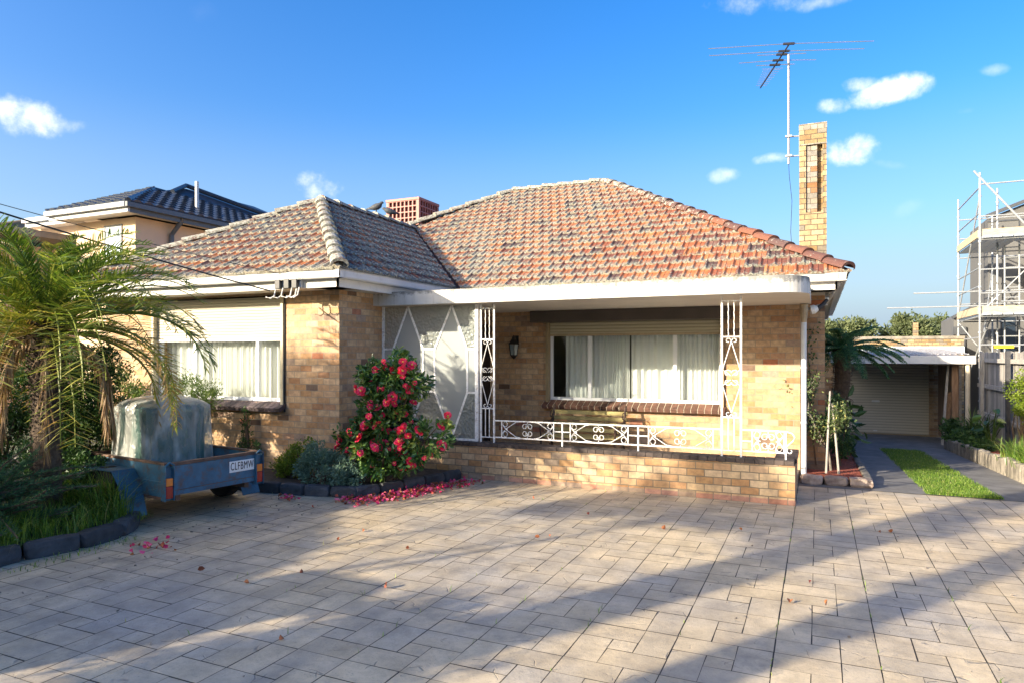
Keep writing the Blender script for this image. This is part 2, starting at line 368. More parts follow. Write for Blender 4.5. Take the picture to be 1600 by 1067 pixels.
def turf_mat():
    m, nt, b = newmat('lawn_soil'); co = geoco(nt)
    c = ramp(nt, noise(nt, co, 25, 6, .7), [(.3,(.035,.075,.014)),(.7,(.085,.16,.03))]).outputs[0]
    L(nt, c, b.inputs['Base Color']); b.inputs['Roughness'].default_value = .9
    bump(nt, b, noise(nt, co, 90, 3), .8, .02); return m
M_turf = turf_mat()
def glass_mat(name, tint=(1,1,1), refl=.12, rough=.01):
    m, nt, b = newmat(name); nt.nodes.remove(b)
    tr = N(nt, 'ShaderNodeBsdfTransparent'); tr.inputs[0].default_value = (*tint, 1)
    gl = N(nt, 'ShaderNodeBsdfGlossy'); gl.inputs['Roughness'].default_value = rough
    lw = N(nt, 'ShaderNodeFresnel'); lw.inputs[0].default_value = 1.5
    f = math_(nt, 'ADD', math_(nt, 'MULTIPLY', lw.outputs[0], 1.3), refl, True)
    mx = N(nt, 'ShaderNodeMixShader'); L(nt, f, mx.inputs[0]); L(nt, tr.outputs[0], mx.inputs[1]); L(nt, gl.outputs[0], mx.inputs[2])
    L(nt, mx.outputs[0], nt.nodes['Material Output'].inputs[0]); return m
M_glass = glass_mat('window_glass', (.90,.93,.92), .05)
def frosted():
    m, nt, b = newmat('hammered_glass'); co = objco(nt)
    b.inputs['Base Color'].default_value = (.52,.57,.54,1); b.inputs['Roughness'].default_value = .10; b.inputs['Specular IOR Level'].default_value = .8
    vo = N(nt, 'ShaderNodeTexVoronoi', feature='SMOOTH_F1'); vo.inputs['Scale'].default_value = 30; L(nt, co, vo.inputs['Vector'])
    bp = bump(nt, b, vo.outputs[0], 1, .035)
    tl = N(nt, 'ShaderNodeBsdfTranslucent'); tl.inputs[0].default_value = (.6,.66,.62,1); L(nt, bp.outputs[0], tl.inputs['Normal'])
    tp = N(nt, 'ShaderNodeBsdfTransparent'); tp.inputs[0].default_value = (.85,.9,.88,1)
    m1 = N(nt, 'ShaderNodeMixShader'); m1.inputs[0].default_value = .3; L(nt, b.outputs[0], m1.inputs[1]); L(nt, tl.outputs[0], m1.inputs[2])
    m2 = N(nt, 'ShaderNodeMixShader'); m2.inputs[0].default_value = .45; L(nt, m1.outputs[0], m2.inputs[1]); L(nt, tp.outputs[0], m2.inputs[2])
    L(nt, m2.outputs[0], nt.nodes['Material Output'].inputs[0]); return m
M_frost = frosted()
def clear_hex():
    m, nt, b = newmat('satin_glass'); co = objco(nt)
    b.inputs['Base Color'].default_value = (.42,.45,.44,1); b.inputs['Roughness'].default_value = .25
    tp = N(nt, 'ShaderNodeBsdfTransparent'); tp.inputs[0].default_value = (.85,.88,.87,1)
    m2 = N(nt, 'ShaderNodeMixShader'); m2.inputs[0].default_value = .3; L(nt, b.outputs[0], m2.inputs[1]); L(nt, tp.outputs[0], m2.inputs[2])
    L(nt, m2.outputs[0], nt.nodes['Material Output'].inputs[0]); return m
M_satin = clear_hex()
def curtain_mat():
    m, nt, b = newmat('sheer_curtain')
    b.inputs['Base Color'].default_value = (.88,.89,.87,1); b.inputs['Roughness'].default_value = .9
    tl = N(nt, 'ShaderNodeBsdfTranslucent'); tl.inputs[0].default_value = (.8,.8,.76,1)
    m1 = N(nt, 'ShaderNodeMixShader'); m1.inputs[0].default_value = .08; L(nt, b.outputs[0], m1.inputs[1]); L(nt, tl.outputs[0], m1.inputs[2])
    L(nt, m1.outputs[0], nt.nodes['Material Output'].inputs[0]); return m
M_curtain = curtain_mat()
M_room = plain('dim_room_wall', (.10,.09,.08), .9, bmp=0)

def shutter_mat(name, col, pitch=.042):
    m, nt, b = newmat(name); uv = N(nt, 'ShaderNodeUVMap').outputs[0]
    sp = N(nt, 'ShaderNodeSeparateXYZ'); L(nt, uv, sp.inputs[0])
    fr = math_(nt, 'FRACT', math_(nt, 'DIVIDE', sp.outputs[1], pitch))
    h = math_(nt, 'SINE', math_(nt, 'MULTIPLY', fr, math.pi))
    g = ramp(nt, fr, [(0,(.30,.28,.24)),(.12,(1,1,1)),(.90,(1,1,1)),(1,(.30,.28,.24))]).outputs[0]
    c = mix(nt, 1, mix(nt, noise(nt, uv, 2, 4), tuple(x*.93 for x in col), col), g, 'MULTIPLY')
    L(nt, c, b.inputs['Base Color']); b.inputs['Roughness'].default_value = .5; bump(nt, b, h, .7, .008); return m
M_shut_w = shutter_mat('pale_shutter_slat', (.50,.46,.36))
M_shut_y = shutter_mat('cream_shutter_slat', (.50,.45,.30), .05)
M_guide = plain('brown_shutter_guide', (.30,.23,.13), .5, bmp=0)
M_garage = shutter_mat('beige_roller_slat', (.60,.55,.44), .077)
M_bronze = plain('dark_bronze_box', (.075,.06,.05), .35, var=.15, scale=3, bmp=.05)
WP = set()
_b0 = MB.build
def _b1(s, name, mat, parent=None, **k):
    o = _b0(s, name, mat, None, **k)
    if parent is not None:
        if parent.name in WP: under(o, parent)
        else: o.parent = parent
    return o
MB.build = _b1
_n0 = npmesh
def npmesh(name, V, F, rnd, mat, parent=None, **k):
    o = _n0(name, V, F, rnd, mat, None, **k)
    if parent is not None:
        if parent.name in WP: under(o, parent)
        else: o.parent = parent
    return o
def wempty(*a, **k):
    o = empty(*a, **k); WP.add(o.name); return o

def gz(Y):
    if Y < 9.55: return 0.0
    return max(-.6, -.048*(Y-9.55))
# ------------------------------------------------------------------ ground
mb = MB()
xs = [-160,-60,-25,-12,-6,0,6,12,25,60,160]; ys = [-120,-40,-10,0,5,9.55,11,13,15,17,19,22.05,30,60,100,180]
for i in range(len(xs)-1):
    for j in range(len(ys)-1):
        q = [(xs[i],ys[j]),(xs[i+1],ys[j]),(xs[i+1],ys[j+1]),(xs[i],ys[j+1])]
        mb.quad(*[(x,y,gz(y)-.03) for x,y in q])
tag(mb.build('ground', plain('dry_ground', (.10,.105,.06), .95, var=.4, scale=.6, bmp=.4)), kind='structure')
mb = MB(); mb.quad((-12,-4.2,-.003),(9,-4.2,-.003),(9,9.55,-.003),(-12,9.55,-.003))
tag(mb.build('paving_joint_sheet', M_joint), kind='structure')
# street behind the camera
mb = MB(); mb.quad((-60,-16,-.02),(60,-16,-.02),(60,-8,-.02),(-60,-8,-.02))
tag(mb.build('road', plain('asphalt', (.05,.05,.052), .9, var=.2, scale=3)), kind='structure')
# paving
V=[];F=[];RN=[]
W=.54; cuts=[0,.36,.64,1]; rc=[0,.37,.63,1]
shapes=[(0,2,0,1),(2,3,0,2),(1,3,2,3),(0,1,1,3),(1,2,1,2)]
for i in range(-22,17):
    x0=-.226+i*W
    for j in range(-8,18):
        y0=9.55-(j+1)*W
        if y0 < -4.2: continue
        mirror = (i%2==0); mx_ = R.random() < .35
        for (a,b_,c_,d_) in shapes:
            xa,xb=cuts[a]*W,cuts[b_]*W; ya,yb=rc[c_]*W,rc[d_]*W
            if mirror: ya,yb=W-yb,W-ya
            if mx_: xa,xb=W-xb,W-xa
            g=.0027; gx=lambda v:(.0031 if v<.001 or v>W-.001 else g)
            X0=x0+xa+gx(xa)*R.uniform(.7,1.2); X1=x0+xb-gx(xb)*R.uniform(.7,1.2)
            Y0=y0+ya+g*R.uniform(.5,1.6); Y1=y0+yb-g*R.uniform(.5,1.6)
            if Y1>9.55: continue
            jt=lambda:R.uniform(-.0022,.0022)
            z=.0012+R.uniform(-.0004,.0004); e=.0004
            o=len(V)
            base=[(X0+jt(),Y0+jt()),(X1+jt(),Y0+jt()),(X1+jt(),Y1+jt()),(X0+jt(),Y1+jt())]
            ins=[(1,1),(-1,1),(-1,-1),(1,-1)]
            for p in base: V.append((p[0],p[1],-.0025))
            for p,q in zip(base,ins): V.append((p[0]+q[0]*e,p[1]+q[1]*e,z))
            F.append((o+4,o+5,o+6,o+7))
            RN+= [R.random()]
tag(npmesh('paving',V,F,RN,M_pave),kind='structure')

# driveway strips (two concrete runs with a turf strip between)
def slope_sheet(name, x0, x1, y0, y1, dz, mat, n=14):
    mb=MB()
    for k in range(n):
        a=y0+(y1-y0)*k/n; b=y0+(y1-y0)*(k+1)/n
        mb.quad((x0,a,gz(a)+dz),(x1,a,gz(a)+dz),(x1,b,gz(b)+dz),(x0,b,gz(b)+dz))
    return tag(mb.build(name,mat),kind='structure')
slope_sheet('driveway', -.3, 2.62, 9.56, 25, .004, M_conc)
slope_sheet('driveway_turf_base', 1.24, 1.94, 9.62, 16.6, .012, M_turf)
slope_sheet('garage_apron', 2.62, 4.2, 17.8, 25, .0, M_conc)
# bed soils
def poly_sheet(name, pts, z, mat, kind='structure'):
    mb=MB(); mb.add([(x,y,z if not callable(z) else z(y)) for x,y in pts],[tuple(range(len(pts)))])
    return tag(mb.build(name,mat),kind=kind)
bedL=[(-14,.6),(-6.6,.6),(-6.15,2.0),(-6.02,3.25),(-6.04,3.5),(-5.95,3.74),(-5.93,4.0),(-5.98,4.3),(-6.2,4.65),(-6.6,4.95),(-7.4,5.15),(-8.3,5.2),(-9.2,6.2),(-14,6.6)]
poly_sheet('garden_bed_soil', bedL, .10, M_dirtg)
bedW=[(-11.4,6.9),(-8.6,6.75),(-7.6,6.5),(-6.35,6.46),(-5.65,6.52),(-4.98,6.68),(-4.75,7.4),(-4.5,8.0),(-4.5,8.24),(-11.4,8.24)]
poly_sheet('wall_bed_soil', bedW, .09, M_dirtg)
bedR=[(-.2,9.9),(.55,9.9),(.55,18),(.1,18),(.1,11.0),(-.2,10.35)]
poly_sheet('mulch_bed', [(-.2,9.9),(.56,9.9),(.56,18),(.1,18)], lambda y: gz(y)+.075, M_mulch)
poly_sheet('fence_mulch_bed', [(2.62,9.6),(3.6,9.6),(3.6,17.8),(2.62,17.8)], lambda y: gz(y)+.19, M_mulch)

# ------------------------------------------------------------------ garden edgings
def block(mb, p0, p1, w, h, z0, rnd, jit=.01, side=1):
    """one rounded block between p0 and p1 (front edge), thickness w to the left"""
    p0=Vector((*p0,0)); p1=Vector((*p1,0)); d=(p1-p0); Ln=d.length; d.normalize(); n=Vector((-d.y,d.x,0))*side
    nx,ny,nz=4,3,3; V_=[];idx={}
    for i in range(nx+1):
        for j in range(ny+1):
            for k in range(nz+1):
                if 0<i<nx and 0<j<ny and 0<k<nz: continue
                u,v,t=i/nx,j/ny,k/nz
                q=Vector((u-.5,v-.5,t-.5)); 
                rr=.06
                s_=1-.055*(abs(q.x*2)**4*abs(q.y*2)**4+abs(q.y*2)**4*abs(q.z*2)**4+abs(q.x*2)**4*abs(q.z*2)**4)
                q=q*s_
                P=p0+d*((q.x+.5)*Ln)+n*((q.y+.5)*w)+Vector((0,0,z0+(q.z+.5)*h))
                P+=Vector((R.uniform(-jit,jit),R.uniform(-jit,jit),R.uniform(-jit,jit)*.7 if k==nz else 0))
                idx[(i,j,k)]=len(V_); V_.append(tuple(P))
    fs=[]
    def g(a,b,c,d_): fs.append(tuple(idx[q] for q in (a,b,c,d_)))
    for i in range(nx):
        for j in range(ny):
            g((i,j,nz),(i+1,j,nz),(i+1,j+1,nz),(i,j+1,nz)); g((i,j,0),(i,j+1,0),(i+1,j+1,0),(i+1,j,0))
        for k in range(nz):
            g((i,0,k),(i+1,0,k),(i+1,0,k+1),(i,0,k+1)); g((i,ny,k),(i,ny,k+1),(i+1,ny,k+1),(i+1,ny,k))
    for j in range(ny):
        for k in range(nz):
            g((0,j,k),(0,j,k+1),(0,j+1,k+1),(0,j+1,k)); g((nx,j,k),(nx,j+1,k),(nx,j+1,k+1),(nx,j,k+1))
    mb.add(V_,fs,None,rnd)
def along(pts, step):
    """split polyline into equal steps"""
    P=[Vector((*p,0)) for p in pts]; L_=[0]
    for i in range(1,len(P)): L_.append(L_[-1]+(P[i]-P[i-1]).length)
    n=max(1,round(L_[-1]/step)); out=[]
    for k in range(n+1):
        t=L_[-1]*k/n; i=0
        while i<len(P)-2 and L_[i+1]<t: i+=1
        u=(t-L_[i])/(L_[i+1]-L_[i]); q=P[i].lerp(P[i+1],u); out.append((q.x,q.y))
    return out
def edging(name, pts, step, w, h, z0, mat, label, cat, part='edging_block', side=1, jit=.008, zf=None, hv=0):
    t=wempty(name,(pts[0][0],pts[0][1],z0),label,cat)
    P=along(pts,step)
    for i in range(len(P)-1):
        a,b=Vector(P[i]),Vector(P[i+1]); g=(b-a).normalized()*.008
        mb=MB(); zz=z0 if zf is None else zf((P[i][1]+P[i+1][1])/2)
        block(mb,a+g,b-g,w,h+R.uniform(-hv,hv),zz,R.random(),jit,side)
        mb.build(part,mat,t,smooth=False,bevel=.008)
    return t
edging('garden_edging', [(-6.55,.5),(-6.1,2.0),(-5.93,3.2),(-5.94,3.5),(-5.84,3.74),(-5.82,4.0),(-5.86,4.28),(-6.08,4.62),(-6.5,4.88),(-7.3,5.05),(-8.2,5.1)], .42,.14,.15,-.01,M_bluestone,
       'curved bluestone block edging holding the long grass and palm bed','garden edging')
edging('garden_edging', [(-8.4,6.55),(-7.4,6.34),(-6.33,6.34),(-5.65,6.40),(-4.94,6.56),(-4.70,7.2),(-4.5,7.8),(-4.42,8.2)], .36,.12,.14,-.01,M_bluestone,
       'curved dark bluestone edging below the camellia and the rounded shrubs','garden edging')
t=edging('mulch_border', [(-.22,9.74),(.66,9.74)], .30,.16,.12,-.01,M_rock,'low stone and concrete border around the red mulch bed beside the downpipe','garden edging','border_stone',jit=.012)
P_=along([(.66,9.85),(.66,17.6)],1.1)
for i in range(len(P_)-1):
    mb=MB(); block(mb,(P_[i][0]-.10,P_[i+1][1]-.004),(P_[i][0]-.10,P_[i][1]+.004),.10,.10,gz((P_[i][1]+P_[i+1][1])/2),R.random(),.003); mb.build('border_kerb',M_kerb,t,bevel=.01)
edging('retaining_edge',[(2.54,17.6),(2.57,13.5),(2.60,9.6)],.20,.12,.30,0,M_kerb,'low retaining edge of upright weathered blocks below the paling fence','retaining wall','upright_block',jit=.006,zf=lambda y:gz(y)-.04,hv=.02)

# ------------------------------------------------------------------ the brick house
H = wempty('brick_house', (-5.3,10.3,0), 'cream brick bungalow with lichen covered terracotta hip roof and flat porch canopy', 'house')
def wall_holes(mb, axis, c0, c1, a0, a1, z0, z1, holes):
    """box wall; axis 'Y' = wall in X/Z plane between y=c0 and y=c1; holes (a0,a1,z0,z1)"""
    A=sorted({a0,a1,*[h[0] for h in holes],*[h[1] for h in holes]}); Z=sorted({z0,z1,*[h[2] for h in holes],*[h[3] for h in holes]})
    for i in range(len(A)-1):
        for j in range(len(Z)-1):
            am,zm=(A[i]+A[i+1])/2,(Z[j]+Z[j+1])/2
            if any(h[0]<am<h[1] and h[2]<zm<h[3] for h in holes): continue
            if axis=='Y': mb.box(A[i],A[i+1],c0,c1,Z[j],Z[j+1])
            else: mb.box(c0,c1,A[i],A[i+1],Z[j],Z[j+1])
WX0,WX1=-10.5,-5.83
mb=MB()
wall_holes(mb,'Y',7.34,7.56,WX0,WX1,-.05,2.60,[(-9.37,-6.79,1.02,2.54)])   # wing front
mb.box(WX1-.22,WX1,7.56,10.3,-.05,2.60)                                       # wing side
mb.box(WX0,WX0+.22,7.56,18.6,-.05,2.60)
wall_holes(mb,'Y',10.3,10.52,WX1-.22,-.22,-.05,2.60,[(-3.98,-1.27,.93,2.36),(-5.65,-5.03,.1,2.2)])   # porch wall
mb.box(-.44,-.22,10.52,11.0,-.05,2.60)
mb.box(-.44,.10,11.0,11.22,-.7,2.60)                                          # set-back side part
mb.box(-.12,.10,11.22,18.6,-.7,2.60)
mb.box(WX0+.22,-.12,18.38,18.6,-.7,2.60)
mb.build('wall',M_brick,H)
mb=MB(); mb.box(-.46,.118,10.982,11.0,-.2,.13); mb.build('plinth',brick_mat('plinth_brick',[(0,(.20,.15,.12)),(.5,(.28,.2,.15))],mortar=(.2,.18,.15)),H)
# entry door in the porch recess
mb=MB(); mb.box(-5.65,-5.03,10.4,10.44,.1,2.2); dr=mb.build('entry_door',plain('dark_door',(.05,.035,.03),.4),H)
mb=MB(); mb.box(-5.75,-.24,8.47,10.3,-.02,.09); mb.build('porch_floor',plain('porch_concrete',(.34,.31,.27),.8,var=.15,scale=3),H)
# porch low wall with dark capping and red footing course
mb=MB(); mb.box(-5.78,-.23,8.25,8.46,.06,.445)
mb.box(-.44,-.23,8.46,9.35,.06,.445); mb.build('porch_wall',M_brick_low,H)
mb=MB(); mb.box(-5.78,-.225,8.244,8.466,-.02,.06); mb.build('footing_course',brick_mat('red_footing',[(0,(.42,.22,.16)),(.4,(.50,.27,.19)),(.7,(.36,.27,.2))],mortar=(.2,.17,.13)),H)
mb=MB(); x=-5.80
while x<-.25:
    w=.105; mb.box(x,min(x+w-.004,-.215),8.235,8.475,.447,.5,R.random()); x+=w
y=8.48
while y<9.3: mb.box(-.455,-.215,y,y+.1,.447,.5,R.random()); y+=.105
capm=stone_mat('dark_capping_brick',(.035,.028,.026),(.10,.075,.065),12); mb.build('capping',capm,H,bevel=.004)
# canopy slab with rounded corner
def canopy():
    mb=MB(); out=[]
    r=.42; x1,y0=-.08,8.10
    out.append((-5.95,y0)); 
    for k in range(13):
        a=-math.pi/2+math.pi/2*k/12; out.append((x1-r+r*math.cos(a), y0+r+r*math.sin(a)))
    out.append((x1,9.75)); out.append((x1,10.29)); out.append((-5.81,10.29)); out.append((-5.81,8.35)); out.append((-5.95,8.35))
    n=len(out); z0,z1=2.385,2.575
    V_=[(x,y,z0) for x,y in out]+[(x,y,z1) for x,y in out]
    mb.add(V_,[tuple(range(n-1,-1,-1))]); 
    mb.build('canopy_soffit',M_soffit,H)
    mb=MB(); 
    for i in range(n): j=(i+1)%n; mb.add([(out[i][0],out[i][1],z0),(out[j][0],out[j][1],z0),(out[j][0],out[j][1],z1),(out[i][0],out[i][1],z1)],[(0,1,2,3)])
    mb.add([(x,y,z1) for x,y in out],[tuple(range(n))])
    o=mb.build('porch_canopy',M_white_old,H)
canopy()
# eaves: gutters, fascia boards, soffits
EZ=2.76
gut=MB(); fas=MB(); sof=MB()
def eave_run(p0,p1,inward,ext0=0,ext1=0,fw=.45):
    """p0->p1 outer gutter line; inward unit vector"""
    p0=Vector((*p0,0)); p1=Vector((*p1,0)); d=(p1-p0).normalized(); n=Vector((*inward,0))
    a=p0-d*ext0; b=p1+d*ext1
    prof=[(0,EZ-.095),(.012,EZ-.11),(.11,EZ-.11),(.11,EZ),(.10,EZ),(.10,EZ-.098),(.02,EZ-.098),(.012,EZ-.085),(.006,EZ-.014),(.016,EZ-.012),(.016,EZ),(-.006,EZ+.004),(-.012,EZ-.012),(0,EZ-.02)]
    m=len(prof); V_=[tuple(a+n*q[0]+Vector((0,0,q[1]))) for q in prof]+[tuple(b+n*q[0]+Vector((0,0,q[1]))) for q in prof]
    gut.add(V_,[(i,(i+1)%m,m+(i+1)%m,m+i) for i in range(m)]+[tuple(range(m)),tuple(range(2*m-1,m-1,-1))])
    # fascia: board set in .112..0.135
    q0=a+n*.112; q1=b+n*.112
    def bx(MBx,u0,u1,z0,z1,sh0=0,sh1=0):
        A=a+n*u0+d*sh0;B=b+n*u0-d*sh1;C=b+n*u1-d*sh1;D=a+n*u1+d*sh0
        MBx.add([(A.x,A.y,z0),(B.x,B.y,z0),(C.x,C.y,z0),(D.x,D.y,z0),(A.x,A.y,z1),(B.x,B.y,z1),(C.x,C.y,z1),(D.x,D.y,z1)],[(0,3,2,1),(4,5,6,7),(0,1,5,4),(1,2,6,5),(2,3,7,6),(3,0,4,7)])
    bx(fas,.112,.137,2.545,2.752,.112,.112)
    bx(sof,.138,.60,2.556,2.566,.138,.138)
eave_run((-10.95,6.8),(-5.40,6.8),(0,1))
eave_run((-5.40,6.8),(-5.40,9.79),(-1,0))
eave_run((-5.29,9.8),(.35,9.8),(0,1))
eave_run((.35,9.8),(.35,18.9),(-1,0),fw=.3)
eave_run((-10.95,18.9),(-10.95,6.8),(1,0))
gut.build('gutter',M_white,H); fas.build('fascia_board',M_white,H); sof.build('soffit',M_soffit,H)

# roof --------------------------------------------------------------
roofE = None
def tile_face(poly, eave_o, eave_d, n_in, slope, parent, name, seed):
    """poly: plan polygon (ccw) to clip; eave_o: plan start; eave_d unit plan; n_in: inward unit plan; z from EZ"""
    rr=random.Random(seed)
    L3=math.sqrt(1+slope*slope); up=Vector((n_in[0],n_in[1],slope))/L3; ed=Vector((eave_d[0],eave_d[1],0)); nm=ed.cross(up).normalized()
    if nm.z<0: nm=-nm
    o=Vector((eave_o[0],eave_o[1],EZ+.012))
    xs_=[p[0]*eave_d[0]+p[1]*eave_d[1]-(eave_o[0]*eave_d[0]+eave_o[1]*eave_d[1]) for p in poly]
    ys_=[(p[0]-eave_o[0])*n_in[0]+(p[1]-eave_o[1])*n_in[1] for p in poly]
    a0,a1=min(xs_)-.3,max(xs_)+.3; b1=max(ys_)*L3+.4
    tw,th=.185,.272
    U=[0,.10,.20,.30,.36,.55,.62,.69,1.0]; Hh=[.003,.024,.026,.008,0,.001,.009,.001,.002]
    V=[];F=[];RN=[];UV=[]
    row=0; b=-.03
    while b<b1:
        a=a0+(row%2)*tw*.5; 
        # runs of similar colour
        while a<a1:
            c=rr.random(); jz=rr.uniform(-.003,.003); jb=rr.uniform(-.006,.006); tl=rr.uniform(-.004,.004)
            ob=len(V)
            for u,h in zip(U,Hh):
                A=a+u*tw*.985
                low=o+ed*A+up*(b+jb+tl*u)+nm*(h+.022+jz); hi=o+ed*A+up*(b+th+.03)+nm*(h+.002)
                bot=o+ed*A+up*(b+jb+tl*u)+nm*(-.004)
                V+= [tuple(bot),tuple(low),tuple(hi)]
            n=len(U)
            for i in range(n-1):
                q=ob+3*i
                F.append((q,q+3,q+4,q+1)); RN.append(c); UV+=[(U[i],0),(U[i+1],0),(U[i+1],0.02),(U[i],0.02)]
                F.append((q+1,q+4,q+5,q+2)); RN.append(c); UV+=[(U[i],0.02),(U[i+1],0.02),(U[i+1],1),(U[i],1)]
            q=ob; F.append((q,q+1,q+2,q)) if False else None
            a+=tw
        b+=th; row+=1
    ob=_n0(name,V,F,RN,M_tile,None,uv=UV)
    bm=bmesh.new(); bm.from_mesh(ob.data)
    m=len(poly); area=sum(poly[i][0]*poly[(i+1)%m][1]-poly[(i+1)%m][0]*poly[i][1] for i in range(m))
    for i in range(m):
        p=Vector((*poly[i],0)); q=Vector((*poly[(i+1)%m],0)); d=(q-p).normalized(); nn=Vector((d.y,-d.x,0))*(1 if area>0 else -1)
        # leave the eave edge unclipped
        if abs(d.dot(ed))>.999 and abs((p-Vector((*eave_o,0))).dot(Vector((*n_in,0))))<.05: continue
        bmesh.ops.bisect_plane(bm,geom=bm.verts[:]+bm.edges[:]+bm.faces[:],plane_co=p,plane_no=nn,clear_outer=True)
    bm.to_mesh(ob.data); bm.free()
    ob.parent=parent
    return ob
mb=MB()
S1=.593; zr=EZ+4.54*S1
AP=(-7.95,9.5); SW=1.62/2.55; SWF=1.62/2.7; zw=EZ+1.62; YV=9.8+1.62/S1
# underlay sheets a little below the tiles
def zz(p,z): return (p[0],p[1],z-.035)
def uf(*pts): mb.add([(a,b,c-.03) for a,b,c in pts],[tuple(range(len(pts)))])
RA=(-6.40,14.34,zr); RB=(-4.19,14.34,zr)
uf((-5.4,9.8,EZ),(.35,9.8,EZ),RB,RA,(-8.2,12.53,zw),(-7.95,YV,zw))
uf((.35,9.8,EZ),(.35,18.88,EZ),RB); uf((.35,18.88,EZ),(-10.94,18.88,EZ),RA,RB); uf((-10.94,18.88,EZ),(-10.94,9.8,EZ),RA)
uf((-10.9,6.8,EZ),(-5.4,6.8,EZ),(*AP,zw)); uf((-5.4,6.8,EZ),(-5.4,9.8,EZ),(-7.95,YV,zw),(*AP,zw)); uf((-10.9,10,EZ),(-10.9,6.8,EZ),(*AP,zw),(-7.95,YV,zw))
ROOF=mb.build('roof',plain('roof_underlay',(.05,.03,.035),.9,bmp=0),H)
tile_face([(-5.34,9.8),(.38,9.8),(-4.19,14.34),(-6.40,14.34),(-7.95,YV+.02)],(-5.4,9.8),(1,0),(0,1),S1,ROOF,'tiles',1)
tile_face([(-10.9,6.8),(-5.4,6.8),AP],(-10.9,6.8),(1,0),(0,1),SWF,ROOF,'tiles',2)
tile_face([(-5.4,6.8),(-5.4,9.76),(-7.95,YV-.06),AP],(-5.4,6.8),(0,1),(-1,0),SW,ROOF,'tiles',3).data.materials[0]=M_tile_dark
tile_face([(.35,9.8),(.35,18.88),(-4.19,14.34)],(.35,9.8),(0,1),(-1,0),S1,ROOF,'tiles',4)
tile_face([(-10.94,18.88),(-10.94,9.8),(-6.4,14.34)],(-10.94,18.88),(0,-1),(1,0),S1,ROOF,'tiles',5)
# valley flashing
mb=MB(); a=Vector((-5.36,9.80,EZ+.02)); b=Vector((-7.95,YV,zw+.02)); n=Vector((.22,.0,.01))
def caps(p0,p1,seed):
    rr=random.Random(seed); mb=MB(); p0=Vector(p0); p1=Vector(p1); d=p1-p0; Ln=d.length; d.normalize(); n=max(1,int(Ln/.36)); st=Ln/n
    side=d.cross(Vector((0,0,1))).normalized(); up=side.cross(d).normalized()
    for k in range(n):
        a=p0+d*(k*st); b=p0+d*((k+1)*st+.05); c=rr.random(); V_=[];m=9; ja=rr.uniform(-.01,.01); jb=rr.uniform(-.008,.012)
        for q,(P,r,lift) in enumerate(((a,.115,.024+jb),(b,.095,.004))):
            for i in range(m):
                t=math.pi*(i/(m-1)); V_.append(tuple(P+side*(math.cos(t)*r+ja)+up*(math.sin(t)*r*.80+lift-.02)))
        for i in range(m):
            t=math.pi*(i/(m-1)); V_.append(tuple(a+side*(math.cos(t)*.095+ja)+up*(math.sin(t)*.095*.8+jb-.02)))
        fs=[(i,i+1,m+i+1,m+i) for i in range(m-1)]+[(i+1,i,2*m+i,2*m+i+1) for i in range(m-1)]
        mb.add(V_,fs,None,c)
    mb.build('ridge_caps',M_ridge,None,smooth=False).parent=ROOF
caps((.36,9.79,EZ+.03),RB,11); caps(RA,RB,12); caps((-8.25,12.49,zw+.05),RA,13)
caps((-5.40,6.80,EZ+.03),(*AP,zw),14); caps((-10.9,6.80,EZ+.03),(*AP,zw),15); caps((*AP,zw+.01),(-7.95,YV+.1,zw+.01),16); caps((-10.9,9.85,EZ+.03),(-8.25,12.49,zw),17)
# chimney with recessed slot
mb=MB(); cx0,cx1,cy0,cy1=-.27,.135,12.0,12.85; ztop=5.42
mb.box(cx0,cx1,cy0,cy1,2.6,3.98)
sx0,sx1=-.17,.075
mb.box(cx0,sx0,cy0,cy1,3.98,5.08); mb.box(sx1,cx1,cy0,cy1,3.98,5.08); mb.box(sx0,sx1,cy0+.12,cy1,3.98,5.08)
mb.box(cx0,cx1,cy0,cy1,5.08,5.32)
CH=mb.build('chimney',M_chim,H)
mb=MB(); mb.box(cx0-.006,cx1+.006,cy0-.006,cy1+.006,5.322,ztop); mb.box(cx0-.004,cx1+.004,cy0-.008,cy0,5.075,5.095)
mb.build('chimney_crown',brick_mat('crown_brick',[(0,(.30,.28,.235)),(.5,(.40,.33,.21)),(.8,(.24,.22,.19))],bw=.1,rh=.1,mortar=(.14,.12,.09)),None).parent=CH
mb=MB(); mb.box(sx0+.001,sx0+.165,cy0+.03,cy0+.118,3.99,5.07); mb.build('slot_brickwork',brick_mat('grey_slot_brick',[(0,(.24,.225,.205)),(.4,(.32,.28,.23)),(.75,(.30,.16,.085))],mortar=(.10,.08,.06)),None).parent=CH

